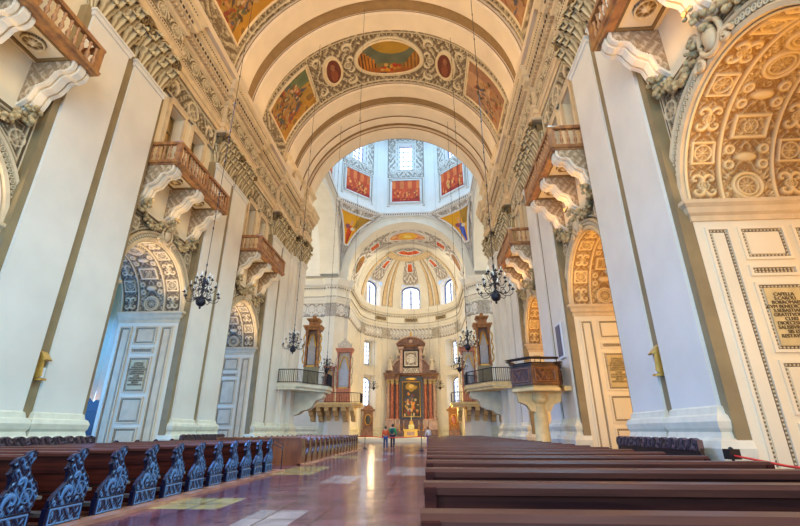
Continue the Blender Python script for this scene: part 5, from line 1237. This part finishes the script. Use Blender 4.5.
# carved bench ends of the near left block
END = [(.47, 1.04), (.44, 1.055), (.38, 1.03), (.33, .985), (.24, .97), (.20, .93), (.17, .90), (.22, .87), (.19, .82), (.16, .78), (.21, .74), (.23, .66), (.22, .60), (.14, .53), (.05, .46), (-.01, .38), (-.02, .30), (.62, .30), (.66, .38), (.68, .47), (.665, .56), (.62, .64), (.55, .70), (.49, .76), (.455, .83), (.46, .90), (.50, .96), (.51, 1.02)]
lp = thing('pew', (-4.5, 0, 0), '', 'pew', 'carved pews left of the aisle')
pew_parts(lp, -6.2, -2.74, .40)
for x, nm in ((-2.72, 'carved_end'), (-6.2, 'carved_end')):
    mb = MB(); mb.prism(END, 'x', x-.03, x+.03); o = mb.build(nm, 'pewend', lp)
    if x > -3:
        mb = MB()
        def fe(u, v):
            return np.maximum.reduce([arab(u*1.0, v, 26), scroll(u-.30, v-.44, .14)*1.1, scroll(.36-u, v-.66, .09)*1.1, rosette(u-.5, v-.5, .09, 6)])
        relief(mb, -.02, .70, .30, 1.06, .008, fe, lambda U, V, H: np.stack([x+.031+H, U, V], -1), .022, mask=lambda U, V: inpoly(U, V, END)); mb.build('scroll_carving', 'pewend', o)
        mb = MB(); mb.tube([(x+.03, u, v) for u, v in END], .012, 5, closed=True); mb.build('edge_bead', 'pewend', o)
    mb = MB(); mb.prism([(-.06, .05), (.62, .05), (.62, .31), (-.06, .29)], 'x', x-.02, x+.06); 
    f = mb.build('foot_panel', 'pewend', lp)
    if x > -3:
        mb = MB(); relief(mb, -.04, .60, .06, .29, .009, lambda u, v: np.maximum(frame(u-.28, v-.175, .29, .095, .016), arab(u, v, 24)*(np.abs(u-.28) < .27)*(np.abs(v-.175) < .08)), lambda U, V, H: np.stack([x+.061+H, U, V], -1), .018); mb.build('foot_carving', 'pewend', f)
for k in range(12):
    o = lp if k == 0 else copy_tree(lp)
    o.location = (-4.5, 5.55-.9+.95*k-.0, .0)
    o['label'] = 'dark pew with scroll-carved bluish end, left of the aisle, %s row from the camera' % ordw[k]
# second left block with brown ends
qp = thing('pew', (-4.5, 0, 0), '', 'pew', 'brown pews farther up on the left')
pew_parts(qp, -6.2, -2.74, .40, 'redwood', 'redwood')
for x in (-2.72, -6.2):
    mb = MB(); mb.prism(END, 'x', x-.04, x+.04); o = mb.build('carved_end', 'pewend_brown', qp)
    if x > -3:
        mb = MB(); relief(mb, -.02, .70, .30, 1.06, .03, lambda u, v: arab(u, v, 17), lambda U, V, H: np.stack([x+.041+H, U, V], -1), .02, mask=lambda U, V: inpoly(U, V, END)); mb.build('scroll_carving', 'pewend_brown', o)
    mb = MB(); mb.prism([(-.06, .05), (.62, .05), (.62, .31), (-.06, .29)], 'x', x-.03, x+.05); mb.build('foot_panel', 'redwood', qp)
for k in range(16):
    o = qp if k == 0 else copy_tree(qp)
    o.location = (-4.5, 19.3+.99*k, 0)
    o['label'] = 'reddish brown pew in the second block left of the aisle, %s row of that block' % ordw[k]
t = thing('pew_front_screen', (-4.5, 19.1, 0), 'plain red-brown wooden panel closing the near end of the second left pew block', 'panel')
mb = MB(); mb.box(-6.25, -2.66, 19.05, 19.12, .05, 1.0); mb.build('board', 'redwood', t); mb = MB(); mb.box(-6.25, -2.64, 19.0, 19.2, 1.0, 1.05); mb.box(-2.74, -2.6, 19.0, 19.2, .0, 1.0); mb.build('top_rail', 'redwood', t)
t = thing('kneeler_rail', (-3.0, 17.2, 0), 'thin dark metal handrail frame standing between the two left pew blocks', 'handrail')
mb = MB(); mb.tube([(-2.72, 16.9, 0), (-2.72, 16.9, .85), (-3.2, 17.2, 1.0), (-3.2, 17.2, 0)], .02, 5); mb.tube([(-2.72, 16.9, .7), (-3.2, 17.2, .85)], .015, 5); mb.build('rail', 'iron', t)
# side wall stalls with scalloped carved tops
def stall(s, ya, yb, x, label):
    t = thing('wall_stall', (s*x, (ya+yb)/2, 0), label, 'stall', 'carved wall benches')
    mb = MB(); mb.box(x+.12, x+.2, ya, yb, 0, .95); mb.build('back_panel', 'darkcarve', t, s)
    mb = MB(); mb.box(x-.25, x+.12, ya, yb, .4, .46); mb.box(x-.22, x+.1, ya, ya+.06, 0, .4); mb.box(x-.22, x+.1, yb-.06, yb, 0, .4); mb.build('seat', 'pew', t, s)
    mb = MB(); n = int((yb-ya)/.42)
    pl = [(ya, .9)]
    for i in range(n):
        c = ya+(yb-ya)*(i+.5)/n; hw = (yb-ya)/n/2
        pl += [(c+hw*q, 1.06+.10*math.cos(q*PI/2)+(.05 if abs(q) > .7 else 0)) for q in (-.95, -.7, -.4, 0, .4, .7, .95)]
    pl += [(yb, .9)]
    mb.prism(pl, 'x', x+.1, x+.22)
    relief(mb, ya, yb, .5, 1.15, .02, lambda u, v: arab(u, v, 14), lambda U, V, H: np.stack([x+.098-H, U, V], -1), .04, mask=lambda U, V: inpoly(U, V, pl))
    mb.build('carved_crest', 'darkcarve', t, s)
NB = {12.7: 'nearest', 22.45: 'second', 32.2: 'third'}
for p in (12.7, 22.45):
    for s in (-1, 1):
        if (s, p) == (1, 22.45): continue
        stall(s, p-2.2, p+2.15, 8.35, 'dark carved wall bench with scalloped crest against the %s %s pier' % (NB[p], SN[s]))
# confessional in the left aisle
t = thing('confessional', (-14.2, 22., 0), 'dark carved wooden cabinet with a jagged crest in the left aisle beyond the second arch', 'cabinet')
mb = MB(); mb.box(-15.6, -13.7, 21.6, 22.6, 0, 2.2); mb.build('body', 'darkcarve', t)
mb = MB(); mb.prism([(-15.7, 2.2), (-15.7, 2.5), (-15.4, 2.7), (-15.2, 2.5), (-14.9, 2.8), (-14.6, 2.6), (-14.4, 2.85), (-14.1, 2.6), (-13.9, 2.75), (-13.6, 2.5), (-13.6, 2.2)], 'y', 21.55, 21.75); mb.build('crest', 'darkcarve', t)
# wall lamp brackets in the pier gaps
for s in (-1, 1):
    t = thing('wall_sconce', (s*9.2, 12.7, 3.0), 'small brass wall lamp in the gap between the pilasters of the nearest %s pier' % SN[s], 'wall lamp', 'brass wall lamps')
    mb = MB(); mb.box(9.19, 9.26, 12.58, 12.82, 2.75, 3.5); mb.build('back_plate', 'brass', t, s)
    mb = MB(); mb.prism([(9.2, 3.5), (9.0, 3.3), (8.95, 2.85), (9.2, 2.72)], 'y', 12.6, 12.63); mb.box(8.93, 9.2, 12.6, 12.8, 2.72, 2.78); mb.prism([(9.2, 3.62), (9.2, 3.45), (8.95, 3.3), (8.93, 3.34)], 'y', 12.58, 12.82); mb.build('lantern_frame', 'brass', t, s)
    mb = MB(); mb.box(9.0, 9.15, 12.66, 12.76, 2.8, 3.1); mb.build('glass', 'winlit' if False else 'white', t, s)

# ------------------------------------------------------------------ chandeliers
def chandelier(loc, ztop, label):
    x, y, z = loc
    r = thing('chandelier', (x, y, z), label, 'chandelier', 'hanging chandeliers')
    mb = MB(); mb.ell((x, y, z+.18), (.17, .17, .17), 14, 9); mb.ell((x, y, z-.03), (.04, .04, .05)); mb.build('ball', 'iron', r)
    mb = MB(); mb.lathe([(.03, .3), (.07, .38), (.03, .46), (.06, .6), (.03, .7), (.08, .8), (.025, .9), (.05, 1.05), (.02, 1.15), (.04, 1.3), (.015, 1.4)], (x, y, z), 8); mb.build('stem', 'iron', r)
    for tier, (zz, rr, n) in enumerate(((.34, .60, 8), (.66, .42, 6), (.95, .26, 6))):
        for i in range(n):
            a = 2*PI*i/n+tier*.3; c, s_ = math.cos(a), math.sin(a)
            m = MB(); pt = [(x+c*q*rr, y+s_*q*rr, z+zz+w) for q, w in ((.05, .04), (.25, -.02), (.5, -.12), (.8, -.13), (.98, -.04), (1., .08))]
            m.tube(pt, .013, 5); m.tube([(x+c*rr*(.45+.12*math.cos(k)), y+s_*rr*(.45+.12*math.cos(k)), z+zz+.02+.08*math.sin(k)) for k in np.arange(0, 5.2, .5)], .010, 4)
            m.lathe([(.0, .07), (.06, .09), (.065, .11), (.02, .12), (.025, .16)], (x+c*rr, y+s_*rr, z+zz), 8)
            o = m.build('arm', 'iron', r)
            m = MB(); m.lathe([(.013, .13), (.013, .30), (0, .30)], (x+c*rr, y+s_*rr, z+zz), 6); m.build('candle', 'candle', o)
    mb = MB(); n = int((ztop-z-1.4)/.5); mb.tube([(x, y, z+1.4), (x, y, ztop)], .013, 4)
    for i in range(0, n, 3): mb.ell((x, y, z+1.6+i*.5), (.03, .03, .07), 6, 4)
    mb.build('chain', 'iron', r)
def vtop(x): return CZ+math.sqrt(8.85**2-x*x)
for s, xs in ((-1, (-5.4, -4.95, -5.1)), (1, (5.05, 4.9, 5.05))):
    for x, y, nm in zip(xs, (14.4, 24.1, 33.4), ('nearest', 'middle', 'farthest')):
        chandelier((x, y, 5.42), vtop(x)-.05 if y != 14.4 else CZ+math.sqrt(8.8**2-x*x), 'black iron candle chandelier on a long chain, %s of the three on the %s' % (nm, SN[s]))
for x, nm in ((-4.3, 'left'), (4.2, 'right')):
    chandelier((x, 57.0, 6.2), CZ+7., 'black iron candle chandelier hanging before the choir on the %s' % nm)
for k, (x, y, z0) in enumerate(((-1.35, 22.4, 20.), (-3.2, 33.3, 12.), (.9, 60., 10.), (-2.9, 60., 10.), (3.0, 60., 10.))):
    t = tag(MB().tube([(x, y, z0), (x, y, vtop(x)-.1 if y < 50 else 29.)], .012, 4).lathe([(0, -.1), (.04, 0), (0, .12)], (x, y, z0), 6).build('hanging_wire', 'iron'), 'thin hanging dark wire with a small weight, %s' % ('left of centre level with the second pier', 'at the left near the crossing', 'just right of the choir centre', 'over the choir on the left', 'over the choir on the right')[k], 'wire', 'hanging wires')
# wall candelabra in the apse
for k, (az, x) in enumerate(((-27, -1), (27, 1))):
    c = apt(R(az), AR-.3); t = thing('wall_candelabrum', (c[0], c[1], 7), 'branched gilt wall candelabrum on the apse wall %s of the high altar' % ('left', 'right')[k], 'wall lamp', 'apse wall lamps')
    mb = MB()
    for i in range(5): mb.tube([(c[0], c[1], 7), (c[0]+(i-2)*.25, c[1]-.2, 6.85), (c[0]+(i-2)*.32, c[1]-.3, 7.25)], .03, 5)
    mb.ell((c[0], c[1], 7), (.12, .1, .25)); mb.build('arms', 'brass', t)
    mb = MB(); [mb.lathe([(.03, 0), (.03, .3), (0, .3)], (c[0]+(i-2)*.32, c[1]-.3, 7.25), 6) for i in range(5)]; mb.build('candles', 'candle', t)

# ------------------------------------------------------------------ rope barriers
def stanchion(x, y, label):
    t = thing('barrier_post', (x, y, 0), label, 'barrier post', None)
    mb = MB(); mb.lathe([(.18, 0), (.18, .03), (.03, .06), (.025, .95), (.04, .97), (.04, 1.0), (0, 1.02)], (x, y, 0), 10); mb.build('post', 'iron', t); return t
stanchion(2.1, 33.6, 'black barrier post standing in the central aisle at the end of the right pews')
stanchion(-2.5, 37.2, 'black barrier post at the far left end of the aisle beside the left pews')
mb = MB(); pts = [(-2.5+4.6*t, 37.2-3.6*t, .93-.10*math.sin(PI*t)) for t in np.linspace(0, 1, 14)]; mb.tube(pts, .035, 5)
tag(mb.build('barrier_rope', 'red'), 'thin red rope strung across the far end of the central aisle', 'rope')
stanchion(-6.6, 37.4, 'black barrier post beyond the left pews near the organ loft')
mb = MB(); mb.tube([(-6.6+4.1*t, 37.4-.2*t, .93-.10*math.sin(PI*t)) for t in np.linspace(0, 1, 12)], .035, 5); tag(mb.build('barrier_rope', 'red'), 'thin red rope beyond the left pews at the crossing', 'rope')
PX, PY = 8.4, 9.35
stanchion(PX, PY, 'black barrier post beside the nearest right pier holding a red strap')
t = thing('barrier_strap', (8.6, 9.5, .9), 'bright red barrier strap stretched from the post by the nearest right pier', 'strap')
mb = MB(); mb.tube([(PX, PY, .87), (8.1, 7.6, .80), (7.9, 6.2, .79)], .02, 5); mb.build('strap', 'red', t); mb = MB(); mb.box(PX-.1, PX+.1, PY-.1, PY+.1, .80, .98); mb.build('reel', 'iron', t)

# ------------------------------------------------------------------ light
w = bpy.data.worlds.new('World'); bpy.context.scene.world = w; w.use_nodes = True
bg = w.node_tree.nodes['Background']; bg.inputs[0].default_value = (.50, .68, 1., 1); bg.inputs[1].default_value = .9
def area(name, loc, rot, sx, sy, power, col):
    l = bpy.data.lights.new(name, 'AREA'); l.shape = 'RECTANGLE'; l.size = sx; l.size_y = sy; l.energy = power; l.color = col
    o = linked(name, l); o.location = loc; o.rotation_euler = rot; return o
def point(name, loc, power, col, r=.4):
    l = bpy.data.lights.new(name, 'POINT'); l.energy = power; l.color = col; l.shadow_soft_size = r; o = linked(name, l); o.location = loc; return o
area('west_window_daylight', (0, -6.5, 4.6), (R(76), 0, 0), 15, 7, 1500, (.14, .55, 1.))
for s in (-1, 1):
    for y in (5., 12.7, 22.4, 30.):
        l = area('added_cool_fill_'+SN[s], (s*7.6, y, 15.), (0, R(s*(36 if s > 0 else 30)), 0), 2.2, 5., 330 if s > 0 else 300, (.22, .68, 1.) if s > 0 else (.10, .34, 1.)); l.data.spread = R(92 if s > 0 else 78)  # added cool fill floating before the piers, aimed at the opposite pilasters
area('west_door_daylight', (0, -6.6, 2.6), (R(90), 0, 0), 16, 5, 350, (.14, .46, 1.))
area('added_west_upper_fill', (0, -6.5, 16), (R(95), 0, 0), 12, 8, 1500, (1., .84, .54))  # added warm fill behind the camera for the upper walls
area('dome_daylight', (0, CC, 45), (0, 0, 0), 12, 12, 1700, (.38, .70, 1.))
for s in (-1, 1):
    w = SN[s]
    area('added_fill_vault_'+w, (s*7.6, 14, 21.6), (0, R(180-s*30), 0), .8, 36, 320, (1., .70, .36))  # added warm strip at cornice height to brighten the vault
    area('added_fill_wall_'+w, (s*7.4, 14, 20.3), (0, R(s*90), 0), .8, 40, 860, (1., .78, .42))  # added warm strip that brightens the opposite upper wall
for y in (7.8, 17.6, 27.3):
    area('right_arch_washer', (11.2, y-2.15, 3.6), (R(100), 0, 0), 2.4, 5., 105, (1., .60, .15))
    area('added_balcony_fill', (8.75, y, 10.5), (0, R(180), 0), .4, 4.2, 26, (1., .52, .14)); area('added_balcony_fill', (-8.75, y, 10.5), (0, R(180), 0), .4, 4.2, 11, (1., .66, .30))  # added warm fills that tint the balcony undersides
    area('right_arch_uplight', (9.9, y, 7.2), (0, R(180-25), 0), .5, 3., 32, (1., .56, .14))
    point('right_aisle_lamp', (14.6, y, 5.5), 160, (1., .52, .10), .5)
    area('left_aisle_window', (-17., y, 3.6), (0, R(-84), 0), 5, 4, 750, (.08, .34, 1.)); area('left_arch_uplight', (-9.9, y, 7.2), (0, R(180+25), 0), .5, 3., 70, (1., .74, .42))
point('left_aisle_candle', (-16.4, 25.2, 2.9), 14, (1., .40, .05), .1)
for y in (12.7, 22.4, 32.): area('added_left_aisle_fill', (-15., y, 7.4), (0, R(20), 0), 3, 6, 260, (.06, .30, 1.))  # added blue fill to tint the outer wall of the aisle
point('choir_lamp_right', (4.0, 59.5, 4.), 700, (1., .62, .12), .5)
point('choir_lamp_left', (-5.2, 63, 4.), 160, (1., .70, .35), .4)
area('apse_daylight', (0, 60, 27), (R(25), 0, 0), 8, 4, 850, (1., .90, .66))
for s in (-1, 1):
    area('transept_daylight', (s*20, CC, 8), (0, R(90*s), 0), 12, 12, 900 if s < 0 else 500, (.34, .62, 1.))
    area('transept_upper_daylight', (s*20, CC, 24), (0, R(90*s), 0), 10, 12, 800, (1., .86, .56))

# ------------------------------------------------------------------ camera
cd = bpy.data.cameras.new('camera'); cam = linked('camera', cd); cd.sensor_width = 36; cd.lens = 431/800*36; cd.clip_end = 300; cd.clip_start = .05
cam.location = (2.65, 0, 1.3); cam.rotation_euler = (R(90+21.295), 0, R(3.587)); bpy.context.scene.camera = cam
vs = bpy.context.scene.view_settings; vs.view_transform = 'Standard'; vs.look = 'None'; vs.gamma = 1; vs.use_curve_mapping = False; vs.exposure = .32
